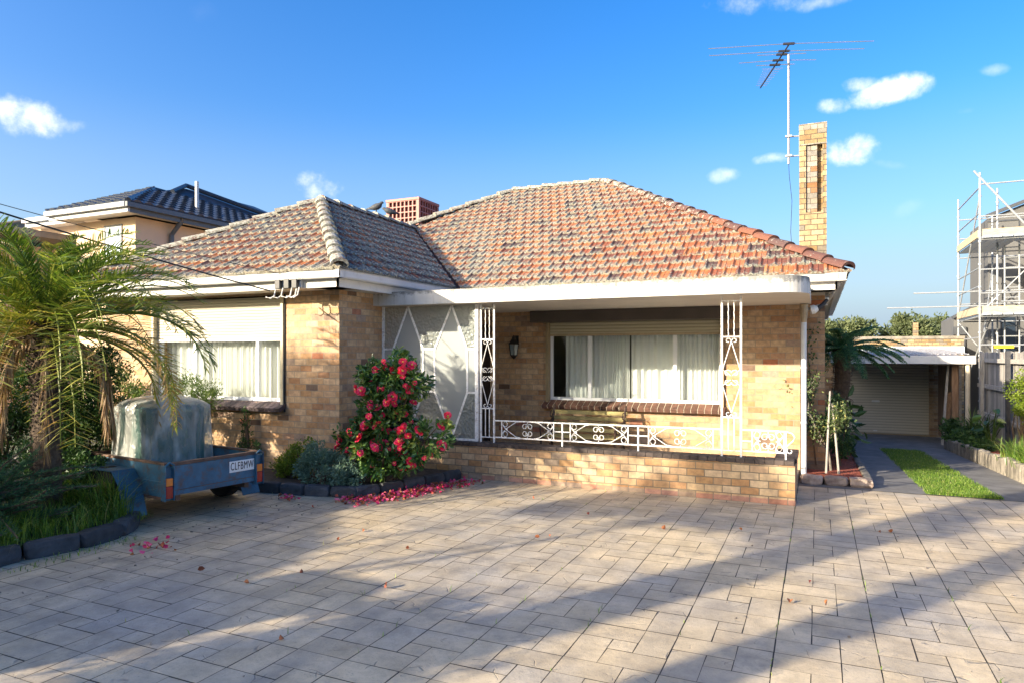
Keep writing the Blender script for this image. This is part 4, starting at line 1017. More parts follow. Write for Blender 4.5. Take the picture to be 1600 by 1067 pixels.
# plastic wrapped load --------------------------------------------------
def load():
    t=empty('wrapped_load',(-6.72,5.42,.322),'bulky teal load draped in clear plastic sheeting inside the trailer tray','covered load',rz=rad(172))
    inner=plain('teal_cabinet',(.08,.15,.13),.4,var=.2,scale=2,bmp=.05)
    m=MB(); m.box(-.20,.38,-.36,.36,.02,.80); m.build('cabinet',inner,t,bevel=.06)
    mt,nt,b=newmat('clear_plastic_sheet'); co=objco(nt)
    b.inputs['Base Color'].default_value=(.74,.74,.70,1); b.inputs['Roughness'].default_value=.22; b.inputs['Specular IOR Level'].default_value=.8
    mp=N(nt,'ShaderNodeMapping'); mp.inputs['Scale'].default_value=(4,4,2.0); L(nt,co,mp.inputs[0])
    n1=noise(nt,mp.outputs[0],1.5,3,.5); bump(nt,b,n1,1,.12)
    tl=N(nt,'ShaderNodeBsdfTranslucent'); tl.inputs[0].default_value=(.6,.64,.6,1)
    tp=N(nt,'ShaderNodeBsdfTransparent'); tp.inputs[0].default_value=(.88,.93,.92,1)
    a1=N(nt,'ShaderNodeMixShader'); a1.inputs[0].default_value=.35; L(nt,b.outputs[0],a1.inputs[1]); L(nt,tl.outputs[0],a1.inputs[2])
    a2=N(nt,'ShaderNodeMixShader'); L(nt,a1.outputs[0],a2.inputs[1]); L(nt,tp.outputs[0],a2.inputs[2])
    lw=N(nt,'ShaderNodeLayerWeight'); lw.inputs[0].default_value=.35
    f=ramp(nt,n1,[(.36,(.10,)*3),(.47,(.62,)*3),(.62,(.86,)*3)]).outputs[0]; f=math_(nt,'MULTIPLY',f,math_(nt,'SUBTRACT',1,lw.outputs['Facing'])); L(nt,f,a2.inputs[0])
    L(nt,a2.outputs[0],nt.nodes['Material Output'].inputs[0])
    V=[];F=[];nu,nv=120,26
    rr=random.Random(5); ph=[rr.uniform(0,6.28) for _ in range(8)]
    for j in range(nv+1):
        s=j/nv
        for i in range(nu):
            a=2*math.pi*i/nu; c_,s_=math.cos(a),math.sin(a)
            e=.42; rx=.34*abs(c_)**e*(1 if c_>0 else -1); ry=.42*abs(s_)**e*(1 if s_>0 else -1)
            if s<.3:
                u=s/.3; k=math.sin(u*math.pi/2)**.8; z=.90-.10*(1-math.sqrt(max(0,1-u*u)))+.02*math.sin(rx*7*u+1)*(1-u*.5); k=min(1,u*1.0) ; x,y=rx*k,ry*k
            else:
                u=(s-.3)/.7; z=.80-.80*u; 
                fold=sum(math.sin(a*f_+ph[q]+u*(q-3)*.5)*am for q,(f_,am) in enumerate(((4,.040),(7,.034),(13,.026),(22,.016))))
                gg=(.25+u)*1.0; sc_=1+fold*gg*1.7-.03*math.sin(u*math.pi)
                if u>.85: sc_-=(u-.85)*.4
                x,y=rx*sc_,ry*sc_
            V.append((x+.085,y,z))
    for j in range(nv):
        for i in range(nu): F.append((j*nu+i,j*nu+(i+1)%nu,(j+1)*nu+(i+1)%nu,(j+1)*nu+i))
    npmesh('plastic_sheet',V,F,[.5]*len(F),mt,t,smooth=True)
load()
# ------------------------------------------------------------------ foliage kit
def unit(a): return a/np.maximum(1e-9,np.linalg.norm(a,axis=1,keepdims=True))
def leaves(name, C, D, ln, wd, mat, parent, rnd=None, fold=.25, curl=.15, six=True, smooth=False, rs=NR):
    """C centres (base of leaf), D directions, ln lengths (n,), wd width ratio"""
    n=len(C); D=unit(D); r=unit(rs.normal(size=(n,3))); S=unit(np.cross(D,r)); Nn=np.cross(S,D)
    ln=np.broadcast_to(np.asarray(ln,dtype=float),(n,))[:,None]; w=ln*wd*.5
    if rnd is None: rnd=rs.rand(n)
    if six:
        b=C; t=C+D*ln-Nn*ln*curl
        l1=C+D*ln*.28+S*w*.85+Nn*w*fold*1.6; l2=C+D*ln*.68+S*w*.8+Nn*w*fold*1.2-Nn*ln*curl*.4
        r1=C+D*ln*.28-S*w*.85+Nn*w*fold*1.6; r2=C+D*ln*.68-S*w*.8+Nn*w*fold*1.2-Nn*ln*curl*.4
        V=np.stack([b,l1,l2,t,r2,r1],1).reshape(-1,3)
        k=np.arange(n)[:,None]*6; F=np.concatenate([k+np.array([[0,1,2,3]]),k+np.array([[0,3,4,5]])],0); rn=np.concatenate([rnd,rnd])
    else:
        b=C; t=C+D*ln-Nn*ln*curl; l=C+D*ln*.45+S*w+Nn*w*fold; rr_=C+D*ln*.45-S*w+Nn*w*fold
        V=np.stack([b,l,t,rr_],1).reshape(-1,3); F=np.arange(n)[:,None]*4+np.array([[0,1,2,3]]); rn=rnd
    return npmesh(name,V,F,rn,mat,parent,smooth=smooth)
def clumpy(n, lobes, rs, nclump=40, cr=.14, shell=.55, zsq=1.0, gap=0.0):
    """lobes: list of (cx,cy,cz,rx,ry,rz). returns centres, outward directions"""
    lob=np.array(lobes,dtype=float); vol=lob[:,3]*lob[:,4]*lob[:,5]; pr=vol**.8/np.sum(vol**.8)
    k=rs.choice(len(lob),nclump,p=pr); d=unit(rs.normal(size=(nclump,3))); rad_=rs.uniform(shell,1,size=(nclump,1))
    cc=lob[k,:3]+d*rad_*lob[k,3:]*.92
    if gap: 
        kk=rs.rand(nclump)>gap; cc=cc[kk]; k=k[kk]; nclump=len(cc)
    q=rs.randint(0,nclump,n); dd=unit(rs.normal(size=(n,3))); rr=rs.uniform(.15,1,size=(n,1))**.6
    crr=cr*rs.uniform(.6,1.4,size=(nclump,1))
    P=cc[q]+dd*rr*crr[q]*np.array([1,1,zsq])
    out=unit(P-lob[k[q],:3]); return P,out,q,nclump
def shrub(name, loc, lobes, n, ln, wd, mat, label, cat, nclump=60, cr=.13, shell=.5, seed=1, group=None, stems=5, six=False, updir=.3, gap=0, spread=.8, stemmat=None, part='foliage', stemr=.012):
    rs=np.random.RandomState(seed); t=empty(name,loc,label,cat,group)
    P,out,q,nc=clumpy(n,lobes,rs,nclump,cr,shell,gap=gap)
    D=out*.8+rs.normal(size=(n,3))*spread+np.array([0,0,updir])
    P[:,2]=np.maximum(P[:,2],.015)
    br=rs.rand(nc)*.45; rnd=np.clip(br[q]+rs.rand(n)*.55,0,1)
    o=leaves(part,P,D,ln*rs.uniform(.7,1.25,size=n),wd,mat,t,rnd,six=six,rs=rs)
    m=MB(); rr=random.Random(seed)
    for k in range(stems):
        l=lobes[rr.randrange(len(lobes))]; a=rr.uniform(0,6.28); e=(l[0]+l[3]*.5*math.cos(a),l[1]+l[4]*.5*math.sin(a),l[2]+l[5]*rr.uniform(0,.6))
        b=(rr.uniform(-.06,.06),rr.uniform(-.06,.06),-.02); mid=((b[0]+e[0])/2+rr.uniform(-.05,.05),(b[1]+e[1])/2+rr.uniform(-.05,.05),(b[2]+e[2])/2+.05)
        m.tube([b,mid,e],[stemr*1.6,stemr,stemr*.4],6)
    m.build('stem',stemmat or M_bark,t)
    return t,P,out

# camellia ------------------------------------------------------------------
def flower_mesh(seed):
    rs=np.random.RandomState(seed); V=[];F=[];RN=[]
    for ring,(np_,r,up,ln) in enumerate(((7,.0,.12,.047),(6,.0,.45,.036),(5,.0,.9,.024))):
        for k in range(np_):
            a=2*math.pi*(k+.5*ring)/np_+rs.uniform(-.15,.15); ca,sa=math.cos(a),math.sin(a); L_=ln*rs.uniform(.85,1.1); w=L_*.48
            o=len(V); u=up+rs.uniform(-.1,.1)
            def pt(f,s,hh): 
                rr=f*L_; return (ca*rr-sa*s*w, sa*rr+ca*s*w, rr*u+hh)
            V+= [pt(0,0,0),pt(.45,.9,.004),pt(.9,.75,.002),pt(1.0,0,-.004),pt(.9,-.75,.002),pt(.45,-.9,.004),pt(.5,0,-.002)]
            F+= [(o,o+1,o+2,o+6),(o,o+6,o+4,o+5),(o+6,o+2,o+3,o+4)]; c=rs.uniform(0,.55)+.18*ring; RN+= [c,c*.9,min(1,c+.15)]
    return V,F,RN
FM=[]
for s in range(3):
    V,F,RN=flower_mesh(s); o=npmesh('flower',V,F,RN,M_petal); FM.append(o)
st_=MB(); st_.tube([(0,0,.006),(0,0,.020)],[.009,.006],7); STm=st_.build('stamen_tuft',M_stamen)
CAM,P_,O_=shrub('camellia_bush',(-4.95,7.12,.08),[(.08,0,1.28,.42,.36,.36),(.02,0,.95,.38,.36,.38),(.02,-.05,.62,.50,.42,.32),(.62,.05,.62,.42,.25,.20),(-.16,-.02,1.36,.24,.24,.22),(.36,0,1.30,.24,.22,.24),(.02,-.05,.36,.50,.40,.26),(-.36,-.1,.55,.24,.24,.24),(.4,0,.4,.3,.25,.2)],
    11500,.078,.5,M_cam,'tall camellia with pink red flowers against the glass porch screen','flowering shrub',nclump=230,cr=.10,shell=.4,seed=21,stems=9,six=True,updir=-.1,spread=.7)
rs=np.random.RandomState(4)
camdir=np.array([4.95,-7.12,.4]); camdir/=np.linalg.norm(camdir)
cand=[i for i in range(len(P_)) if np.dot(O_[i],camdir)>.15]
rs.shuffle(cand); placed=[]
used0=False
for i in cand:
    p=P_[i]+O_[i]*.055
    if p[2]<.22: continue
    if any(np.linalg.norm(p-q)<.075 for q in placed): continue
    placed.append(p)
    if len(placed)>104: break
for k,p in enumerate(placed):
    src=FM[k%3]; o=src.copy(); COL.objects.link(o); o.parent=CAM; o.location=p
    d=(p-np.array([.1,0,p[2]-.05])); d=Vector(d)*.8+Vector(camdir)*.5+Vector(rs.normal(size=3)*.28)
    o.rotation_euler=d.to_track_quat('Z','Y').to_euler(); o.scale=(rs.choice([.7,.9,1.1,1.25,1.5]),)*3
    c=STm.copy(); COL.objects.link(c); c.parent=o
for o in FM+[STm]: bpy.data.objects.remove(o)
# fallen petals (uncountable)
rs=np.random.RandomState(8)
def strew(n, pts, sd, rs):
    pts=np.array(pts); k=rs.randint(0,len(pts)-1,n); u=rs.rand(n,1); b=pts[k]*(1-u)+pts[k+1]*u
    return b+rs.normal(size=(n,2))*sd
A=strew(620,[(-4.95,6.42),(-4.72,6.50),(-4.5,6.95),(-4.42,7.35),(-4.2,7.95)],[.10,.13],rs); B=strew(30,[(-5.8,6.22),(-5.5,6.15)],[.05,.04],rs)
C_=strew(26,[(-5.4,4.3),(-5.2,4.0)],[.10,.06],rs); D_=np.stack([rs.uniform(-5.6,1.5,60),rs.uniform(2.6,7.5,60)],1)[:26]
XY=np.concatenate([A,B,C_,D_]); n=len(XY); P=np.concatenate([XY,.012+rs.rand(n,1)**2*.035],1)
D=rs.normal(size=(n,3)); D[:,2]=np.abs(D[:,2])*.45
rn=rs.rand(n); rn[-26:]*=.4
tag(leaves('fallen_petals',P,D,rs.uniform(.03,.055,size=n),.8,M_fallen,None,rn,fold=.4,rs=rs),'fallen pink and brown camellia petals strewn along the bluestone edging','petals',kind='stuff')
# tiny debris on the paving
rs=np.random.RandomState(18); n=260
XY=np.concatenate([np.stack([rs.uniform(-6,2.4,n//2),rs.uniform(2.2,9.4,n//2)],1),np.stack([-5.6+rs.normal(size=n//2)*.45,4.6+rs.normal(size=n//2)*.9],1)])
P=np.concatenate([XY,np.full((len(XY),1),.006)],1); D=rs.normal(size=(len(XY),3)); D[:,2]=np.abs(D[:,2])*.2
tag(leaves('leaf_litter',P,D,rs.uniform(.01,.03,size=len(XY)),.6,M_barkg,None,None,rs=rs),'small dry leaf crumbs scattered over the stamped paving','litter',kind='stuff')

# rounded shrubs in the wall bed
shrub('yellow_green_shrub',(-6.22,6.95,.08),[(0,0,.22,.30,.24,.22),(.12,0,.38,.20,.18,.14),(-.16,0,.16,.22,.2,.15)],5200,.032,.5,M_ygleaf,'rounded yellow green shrub between the trailer and the grey green shrub','shrub',nclump=90,cr=.07,seed=31,shell=.55)
shrub('grey_green_shrub',(-5.55,6.72,.06),[(0,0,.20,.46,.27,.24),(-.10,.02,.36,.30,.22,.16),(.28,-.02,.14,.28,.22,.16)],7000,.042,.42,M_greyleaf,'low spreading grey green shrub spilling over the bluestone edging beside the camellia','shrub',nclump=120,cr=.075,seed=32,shell=.6)
shrub('wall_shrub',(-8.15,6.95,.08),[(0,0,.95,.42,.25,.38),(-.2,0,.5,.42,.25,.4),(.32,0,1.0,.22,.2,.22)],6500,.05,.22,M_midleaf,'loose mid green shrub under the wing window behind the wrapped load','shrub',nclump=90,cr=.11,seed=33,updir=.5)
shrub('wall_climber',(-7.35,7.22,.08),[(0,0,.55,.10,.05,.28),(.04,0,.28,.2,.06,.18),(0,-.02,.78,.05,.04,.1)],900,.04,.4,M_dkleaf,'thin dark climbing plant against the brick wall below the window sill','climber',nclump=40,cr=.05,seed=34,six=False)
shrub('broadleaf_hedge',(-7.72,5.22,.08),[(.0,0,.65,.42,.42,.60),(-.45,-.1,.55,.4,.4,.55),(.12,.0,1.0,.32,.4,.35),(.42,-.50,.25,.30,.22,.25),(.05,-.45,.5,.40,.3,.45),(-.3,0,1.3,.4,.35,.35),(.2,0,1.45,.35,.35,.3),(-.1,-.2,1.0,.4,.4,.4)],26000,.045,.42,M_dkleaf,'dense dark leafy hedge between the palm trunk and the trailer','hedge',nclump=260,cr=.10,seed=35,shell=.45)
shrub('dense_shrub',(-9.0,4.9,.08),[(.0,0,.9,.6,.6,.95),(-.6,-.6,.8,.6,.6,.8),(.5,.3,1.1,.5,.5,.8)],14000,.055,.4,M_dkleaf,'dark dense shrub behind the palm trunk','shrub',nclump=130,cr=.14,seed=36,shell=.4)
shrub('low_dark_shrub',(-7.1,4.72,.08),[(0,0,.28,.34,.22,.3),(-.35,0,.4,.35,.25,.35)],7000,.045,.42,M_dkleaf,'low dark leafy shrub hiding the trailer wheel beside the palm trunk','shrub',nclump=110,cr=.08,seed=38,shell=.4)
shrub('pale_wall_plant',(-9.6,6.9,.08),[(.0,0,.8,.7,.3,.8)],4000,.06,.35,M_midleaf,'leafy shrub growing against the wing wall beyond the palm','shrub',nclump=70,cr=.12,seed=37)

# juniper: feathery sprays ------------------------------------------------
def juniper(loc,label,seed,n=52,scale=1.0,aim=(1,-.25),spread=2.4):
    rs=np.random.RandomState(seed); t=empty('juniper_shrub',loc,label,'conifer',None)
    C=[];D=[];Ln=[];m=MB()
    for k in range(n):
        a=math.atan2(aim[1],aim[0])+rs.uniform(-spread,spread); el=rs.uniform(-.05,1.0); ln=scale*rs.uniform(.55,1.0)*(1.0-.25*el)
        d=np.array([math.cos(a)*math.cos(el),math.sin(a)*math.cos(el),math.sin(el)]); b=np.array([rs.uniform(-.12,.12),rs.uniform(-.12,.12),rs.uniform(0,.45)*scale])
        prev=b; side=np.cross(d,[0,0,1]); side/=np.linalg.norm(side)
        path=[b]
        for i in range(1,15):
            s=i/14; p=b+d*ln*s+np.array([0,0,-.22*ln*s*s+.10*ln*s**3]); path.append(p)
            if i<3: continue
            for j in range(9):
                q=prev+(p-prev)*rs.rand(); tw=side*rs.choice([-1,1])*rs.uniform(.3,1)+d*rs.uniform(.7,1.2)+rs.normal(size=3)*.22+np.array([0,0,.12])
                L_=rs.uniform(.05,.10)*(1.25-.6*s)*scale
                tw/=np.linalg.norm(tw)
                for z_ in range(3):
                    f=z_/3; C.append(q+tw*L_*f); D.append(tw+rs.normal(size=3)*.35); Ln.append(L_*.62)
            prev=p
        m.tube(path[::2],[.008]*len(path[::2]),4)
    m.build('stem',M_bark,t)
    leaves('foliage',np.array(C),np.array(D),np.array(Ln),.16,M_jun,t,None,six=False,rs=rs)
juniper((-6.75,3.55,.08),'feathery dark green juniper spreading beside the palm trunk over the long grass',41,64,1.0)
juniper((-7.3,2.9,.08),'taller feathery juniper standing at the edge of the view in front of the palm',42,60,1.25,(.9,.2))

# long grass ------------------------------------------------------------------
def blades(name, XY, z, h, w, mat, parent=None, lean=.55, rs=None, zf=None):
    n=len(XY); a=rs.uniform(0,6.28,n); d=np.stack([np.cos(a),np.sin(a),np.zeros(n)],1); s=np.stack([-np.sin(a),np.cos(a),np.zeros(n)],1)
    hh=h*rs.uniform(.45,1.15,n); le=lean*rs.uniform(.2,1.3,n)
    b=np.concatenate([XY,(np.full((n,1),z) if zf is None else zf)],1); V=[]
    for f,wf in ((0,1),(.45,.85),(.8,.55),(1,.08)):
        bend=le*f*f; p=b+d*(bend*hh)[:,None]+np.array([0,0,1])*(hh*f*(1-.35*bend))[:,None]
        V.append(p-s*(w*wf*.5)); V.append(p+s*(w*wf*.5))
    V=np.stack(V,1).reshape(-1,3); k=np.arange(n)[:,None]*8
    F=np.concatenate([k+np.array([[0,1,3,2]]),k+np.array([[2,3,5,4]]),k+np.array([[4,5,7,6]])],0); rn=np.tile(rs.rand(n)**1.2,3)
    return npmesh(name,V,F,rn,mat,parent)
rs=np.random.RandomState(51); XY=[]
ctr=np.stack([rs.uniform(-7.4,-5.98,150),rs.uniform(2.2,4.95,150)],1)
for c in ctr:
    xm=-6.0 if c[1]<4.3 else -6.0-(c[1]-4.3)*.9
    if c[0]>xm: c[0]=xm-rs.rand()*.4
    m_=rs.randint(25,60); q=c+rs.normal(size=(m_,2))*.055; XY.append(q)
XY=np.concatenate(XY)
tag(blades('long_grass',XY,.09,.27,.0065,M_grass,None,.75,rs),'long unmown green grass spilling over the bluestone edging','grass',kind='stuff')
XY=np.concatenate([np.array([rs.uniform(-7.2,-6.15),rs.uniform(4.35,4.85)])+rs.normal(size=(45,2))*.05 for _ in range(26)]); XY=XY[(XY[:,0]<-6.0-(XY[:,1]-4.3)*.9)]
tag(blades('tall_grass',XY,.09,.48,.008,M_grass,None,.8,rs),'taller seeding grass standing in front of the trailer wheel','grass',kind='stuff')
XY=np.stack([rs.uniform(-6.6,-5.97,2600),rs.uniform(2.4,4.7,2600)],1)
tag(blades('short_grass',XY,.09,.08,.004,M_grass,None,.7,rs),'short weedy grass at the rim of the bluestone edging','grass',kind='stuff')
rs=np.random.RandomState(52); n=30000; XY=np.stack([rs.uniform(1.20,1.99,n),9.56+(16.6-9.56)*rs.rand(n)**1.6],1); ed=np.abs(XY[:,0]-1.595)-.36+.03*np.sin(XY[:,1]*7)+.02*np.sin(XY[:,1]*19+2); XY=XY[(ed<0)|(rs.rand(n)<.25)]; pt=np.sin(XY[:,0]*9+1)*np.sin(XY[:,1]*4.1)+np.sin(XY[:,1]*11+XY[:,0]*5)*.6; XY=XY[(pt<.9)|(rs.rand(len(XY))<.35)]
tag(blades('lawn_strip',XY,0,.042,.004,M_grass,None,.6,rs,zf=np.array([[gz(y)+.01] for y in XY[:,1]])),'mown green lawn strip running between the concrete driveway tracks','grass',kind='stuff')
# weeds in the paving joints and by the edging
rs=np.random.RandomState(53); XY=np.concatenate([np.stack([-5.72+rs.normal(size=160)*.05,rs.uniform(3.2,4.3,160)],1),np.stack([-.226-.54*rs.randint(-4,8,170)+rs.normal(size=170)*.004,np.repeat(rs.uniform(2.5,8.5,34),5)+rs.normal(size=170)*.03],1),np.stack([-6.2+rs.normal(size=220)*.14,6.75+rs.normal(size=220)*.12],1)])
tag(blades('joint_weeds',XY,.004,.045,.005,M_grass,None,.8,rs),'tiny green weeds growing in the paving joints and at the edging foot','weeds',kind='stuff')

# palm ------------------------------------------------------------------
def palm():
    loc=(-7.02,4.28,.08); t=empty('palm_tree',loc,'shaggy date palm with arching green and yellowing fronds over the trailer','palm tree')
    rs=np.random.RandomState(61); hgt=2.02
    m=MB(); path=[(.04*math.sin(k*.5),.02*math.cos(k*.7),hgt*k/12) for k in range(13)]
    m.tube(path,[.115-.02*(k/12)+.010*(k%2) for k in range(13)],14)
    for k in range(420):
        z=.03+k/420*(hgt-.03); a=k*2.399; r=.092-.015*z/hgt; b=Vector((r*math.cos(a),r*math.sin(a),z)); o=Vector((math.cos(a),math.sin(a),.9))
        o.normalize(); L_=.055+.09*max(0,(z-1.1)/.6)+rs.uniform(0,.03); m.bar(b,b+o*L_,.034,.012,rs.rand())
    m.build('trunk',M_palmtrunk,t)
    C=[];D=[];Ln=[];RN=[]; Cd=[];Dd=[];Ld=[]
    nf=136; rach=MB(); rachd=MB()
    for k in range(nf):
        az=k*2.3999+rs.uniform(-.25,.25); f=k/nf
        el=1.5-1.75*f+rs.uniform(-.12,.12); dead=(f>.93)
        Lf=(.95+.70*math.sin(min(1,f*1.5)*math.pi*.5)+rs.uniform(-.12,.16))*(0.82 if dead else 1)
        h=np.array([math.cos(az),math.sin(az),0.]); pos=np.array([0,0,hgt-.04-.16*f])+h*.05
        e=el; seg=22; pts=[pos.copy()]; dirs=[]
        droop=(1.25+.55*f+rs.uniform(-.2,.3))/seg*(1.5 if dead else 1)
        for i in range(seg):
            d=h*math.cos(e)+np.array([0,0,math.sin(e)]); dirs.append(d); pos=pos+d*Lf/seg; pts.append(pos.copy()); e=max(e-droop*(.4+1.5*i/seg),-1.5)
        side=np.cross(h,[0,0,1.]); yel=rs.rand()**1.5*.5+max(0,f-.35)*.6
        (rachd if dead else rach).tube([tuple(p) for p in pts[::2]],[.011*(1-.8*i/11)+.002 for i in range(len(pts[::2]))],4,rnd=min(1,.55+yel*.3))
        for i in range(2,seg):
            s=i/seg; lw=.36*math.sin(min(1,(s+.08)*1.25)*math.pi*.5)*(1.12-s*.72)*(Lf/1.6)
            for j in range(2):
                for sd in (1,-1):
                    p=pts[i]+(pts[min(i+1,seg)]-pts[i])*(j*.5+rs.uniform(-.1,.1))
                    up=np.cross(side*sd,dirs[min(i,seg-1)])*sd
                    d=side*sd*rs.uniform(.62,.85)+dirs[min(i,seg-1)]*rs.uniform(.55,.85)+np.array([0,0,rs.uniform(.25,.65)])
                    if dead: d=side*sd*.25+dirs[min(i,seg-1)]*1.0+np.array([0,0,-.5])+rs.normal(size=3)*.2
                    (Cd if dead else C).append(p);(Dd if dead else D).append(d);(Ld if dead else Ln).append(lw*rs.uniform(.85,1.1))
                    if not dead: RN.append(min(1,max(0,rs.rand()*.45+yel+.22*(s>.8)*rs.rand())))
    rach.build('rachis',M_palm,t); rachd.build('dead_rachis',M_palmdead,t)
    def leaflets(nm,C,D,Ln,RN,mat,w,dr,parent):
        C=np.array(C);D=unit(np.array(D));Ln=np.array(Ln)[:,None];n=len(C)
        S=np.cross(D,[0,0,1.]);S=unit(S); S=unit(S+rs.normal(size=(n,3))*.35)
        V=[]
        for f,wf in ((0,.6),(.4,1),(.75,.75),(1,.1)):
            p=C+D*Ln*f+np.array([0,0,-1.])*Ln*dr*f*f; V.append(p-S*w*wf*.5);V.append(p+S*w*wf*.5)
        V=np.stack(V,1).reshape(-1,3);k=np.arange(n)[:,None]*8
        F=np.concatenate([k+np.array([[0,1,3,2]]),k+np.array([[2,3,5,4]]),k+np.array([[4,5,7,6]])],0)
        npmesh(nm,V,F,np.tile(RN,3),mat,parent)
    leaflets('crown',C,D,Ln,RN,M_palm,.0135,.16,t)
    leaflets('dead_fronds',Cd,Dd,Ld,rs.rand(len(Cd)),M_palmdead,.016,.5,t)
palm()

# tree fern ------------------------------------------------------------------
def tree_fern():
    Y=14.3; g=gz(Y); t=empty('tree_fern',(.42,Y,g+.07),'tree fern with wide dark fronds beside the side wall of the house','tree fern')
    rs=np.random.RandomState(71); hgt=1.95
    m=MB(); m.tube([(.02*math.sin(k),.02*math.cos(k*1.3),hgt*k/10) for k in range(11)],[.10+.05*(k/10) for k in range(11)],12)
    for k in range(300):
        z=.1+k/300*(hgt-.05); a=k*2.4; b=Vector((.10*math.cos(a),.10*math.sin(a),z)); m.bar(b,b+Vector((math.cos(a),math.sin(a),rs.uniform(-.4,.6)))*.09,.02,.008)
    m.build('trunk',M_bark,t)
    C=[];D=[];Ln=[];m=MB()
    for k in range(38):
        az=k*2.4+rs.uniform(-.2,.2); el=rs.uniform(-.15,.85); Lf=rs.uniform(.85,1.15); h=np.array([math.cos(az),math.sin(az),0.]); pos=np.array([0,0,hgt]); e=el; seg=26; side=np.cross(h,[0,0,1.]); pts=[pos.copy()]
        for i in range(seg):
            d=h*math.cos(e)+np.array([0,0,math.sin(e)]); pos=pos+d*Lf/seg; pts.append(pos.copy()); e-=(.022+.034*i/seg)
            s=(i+1)/seg; lw=.30*math.sin(min(1,s*1.9)*math.pi/2)*(1-s*.85)+.02
            if i<2: continue
            for sd in (1,-1):
                pd=side*sd*.9+d*.45+np.array([0,0,-.12]); pd/=np.linalg.norm(pd); nn=max(4,int(lw/.028))
                for j in range(nn):
                    q=pos+pd*lw*j/nn+np.array([0,0,-.12*lw*(j/nn)**2])
                    for s2 in (1,-1):
                        C.append(q);D.append(pd*.5+d*s2*.8+rs.normal(size=3)*.15);Ln.append(.05*(1.1-j/nn*.7))
        m.tube([tuple(p) for p in pts[::3]],.008,4)
    m.build('rachis',M_fern,t); leaves('crown',np.array(C),np.array(D),np.array(Ln),.42,M_fern,t,None,six=False,rs=rs)
tree_fern()

# small rose / standard beside the drive -------------------------------------
def small_tree():
    t=empty('young_shrub_tree',(.17,10.55,.07),'thin twiggy young tree tied to timber stakes in the red mulch bed','young tree')
    rr=random.Random(81); rs=np.random.RandomState(81); m=MB(); tips=[]
    def grow(p,d,ln,r,lev):
        pts=[p]; q=Vector(p); d=Vector(d).normalized()
        for i in range(4):
            d=(d+Vector((rr.uniform(-.22,.22),rr.uniform(-.22,.22),rr.uniform(-.05,.2)))).normalized(); q=q+d*ln/4; pts.append(tuple(q))
        m.tube(pts,[r*(1-.15*i) for i in range(5)],6)
        if lev==0: tips.extend(pts[1:]); return
        for k in range(3 if lev>1 else 3):
            a=rr.uniform(0,6.28); dd=(d*.6+Vector((math.cos(a),math.sin(a)*.7,rr.uniform(.0,.6)))).normalized()
            grow(pts[rr.choice((2,3,4))],dd,ln*rr.uniform(.55,.8),r*.6,lev-1)
        tips.extend(pts[2:])
    grow((0,0,0),(-.10,0,1),.55,.018,3); grow((-.02,.05,.3),(-.65,.1,.75),.62,.014,2); grow((-.1,0,.4),(-.5,-.1,1),.5,.012,2)
    m.build('trunk',M_barkg,t)
    T_=np.array([tuple(x) for x in tips]); n=2600; P=T_[rs.randint(0,len(T_),n)]+rs.normal(size=(n,3))*.045; 
    P=P[(P[:,2]>.35)]; n=len(P)
    leaves('crown',P,rs.normal(size=(n,3))+np.array([0,0,.2]),rs.uniform(.03,.055,size=n),.55,leaf_mat('rose_leaf',[(0,(.05,.08,.03)),(.6,(.10,.15,.06)),(.9,(.20,.24,.09)),(1,(.5,.46,.16))],.5,.3),t,None,rs=rs)
    for (x,tx) in ((-.06,-.01),(.10,.02)):
        m=MB(); m.tube([(x,-.1,-.02),(tx,-.1,1.12 if x<0 else .95)],[.017,.012],7); tag(m.build('garden_stake',M_paling,None,loc=(.17,10.5,.07)),'thicker grey timber stake supporting the young tree' if x<0 else 'thinner slanting grey stake beside the young tree','stake')
    rs=np.random.RandomState(83)
small_tree()
shrub('broadleaf_plant',(.36,12.9,gz(12.9)+.07),[(0,0,.55,.30,.3,.35),(.1,0,.9,.2,.2,.2),(.05,0,.25,.25,.25,.2)],210,.19,.42,M_dkleaf,'large leaved dark green plant below the tree fern by the side wall','plant',nclump=40,cr=.14,seed=84,six=True,updir=-.2)
shrub('side_wall_shrub',(.3,11.7,gz(11.7)+.07),[(0,0,.5,.2,.35,.4),(0,0,.9,.15,.25,.3)],1500,.05,.4,M_dkleaf,'thin dark shrub close to the side wall behind the young tree','shrub',nclump=40,cr=.1,seed=85)
m=MB(); rs=np.random.RandomState(86)
def wall_vine():
    t=empty('rose_cane',(-.02,10.95,.07),'sparse climbing rose cane on the shaded brick return beside the downpipe','climber')
    rr=random.Random(87); m=MB(); pts=[(0,0,0),(-.05,-.02,.5),(-.12,-.02,.9),(-.08,-.02,1.3),(-.12,-.03,1.75),(-.02,-.02,2.05)]
    m.tube(pts,[.012,.01,.008,.007,.005,.003],5); m.build('stem',M_bark,t)
    P=[];
    for k in range(150):
        i=rr.randrange(1,5); u=rr.random(); a=Vector(pts[i]).lerp(Vector(pts[i+1] if i<5 else pts[i]),u); P.append(tuple(a+Vector((rr.uniform(-.10,.10),rr.uniform(-.05,.0),rr.uniform(-.05,.05)))))
    P=np.array(P); leaves('foliage',P,np.random.RandomState(3).normal(size=P.shape),.045,.6,M_dkleaf,t)
wall_vine()

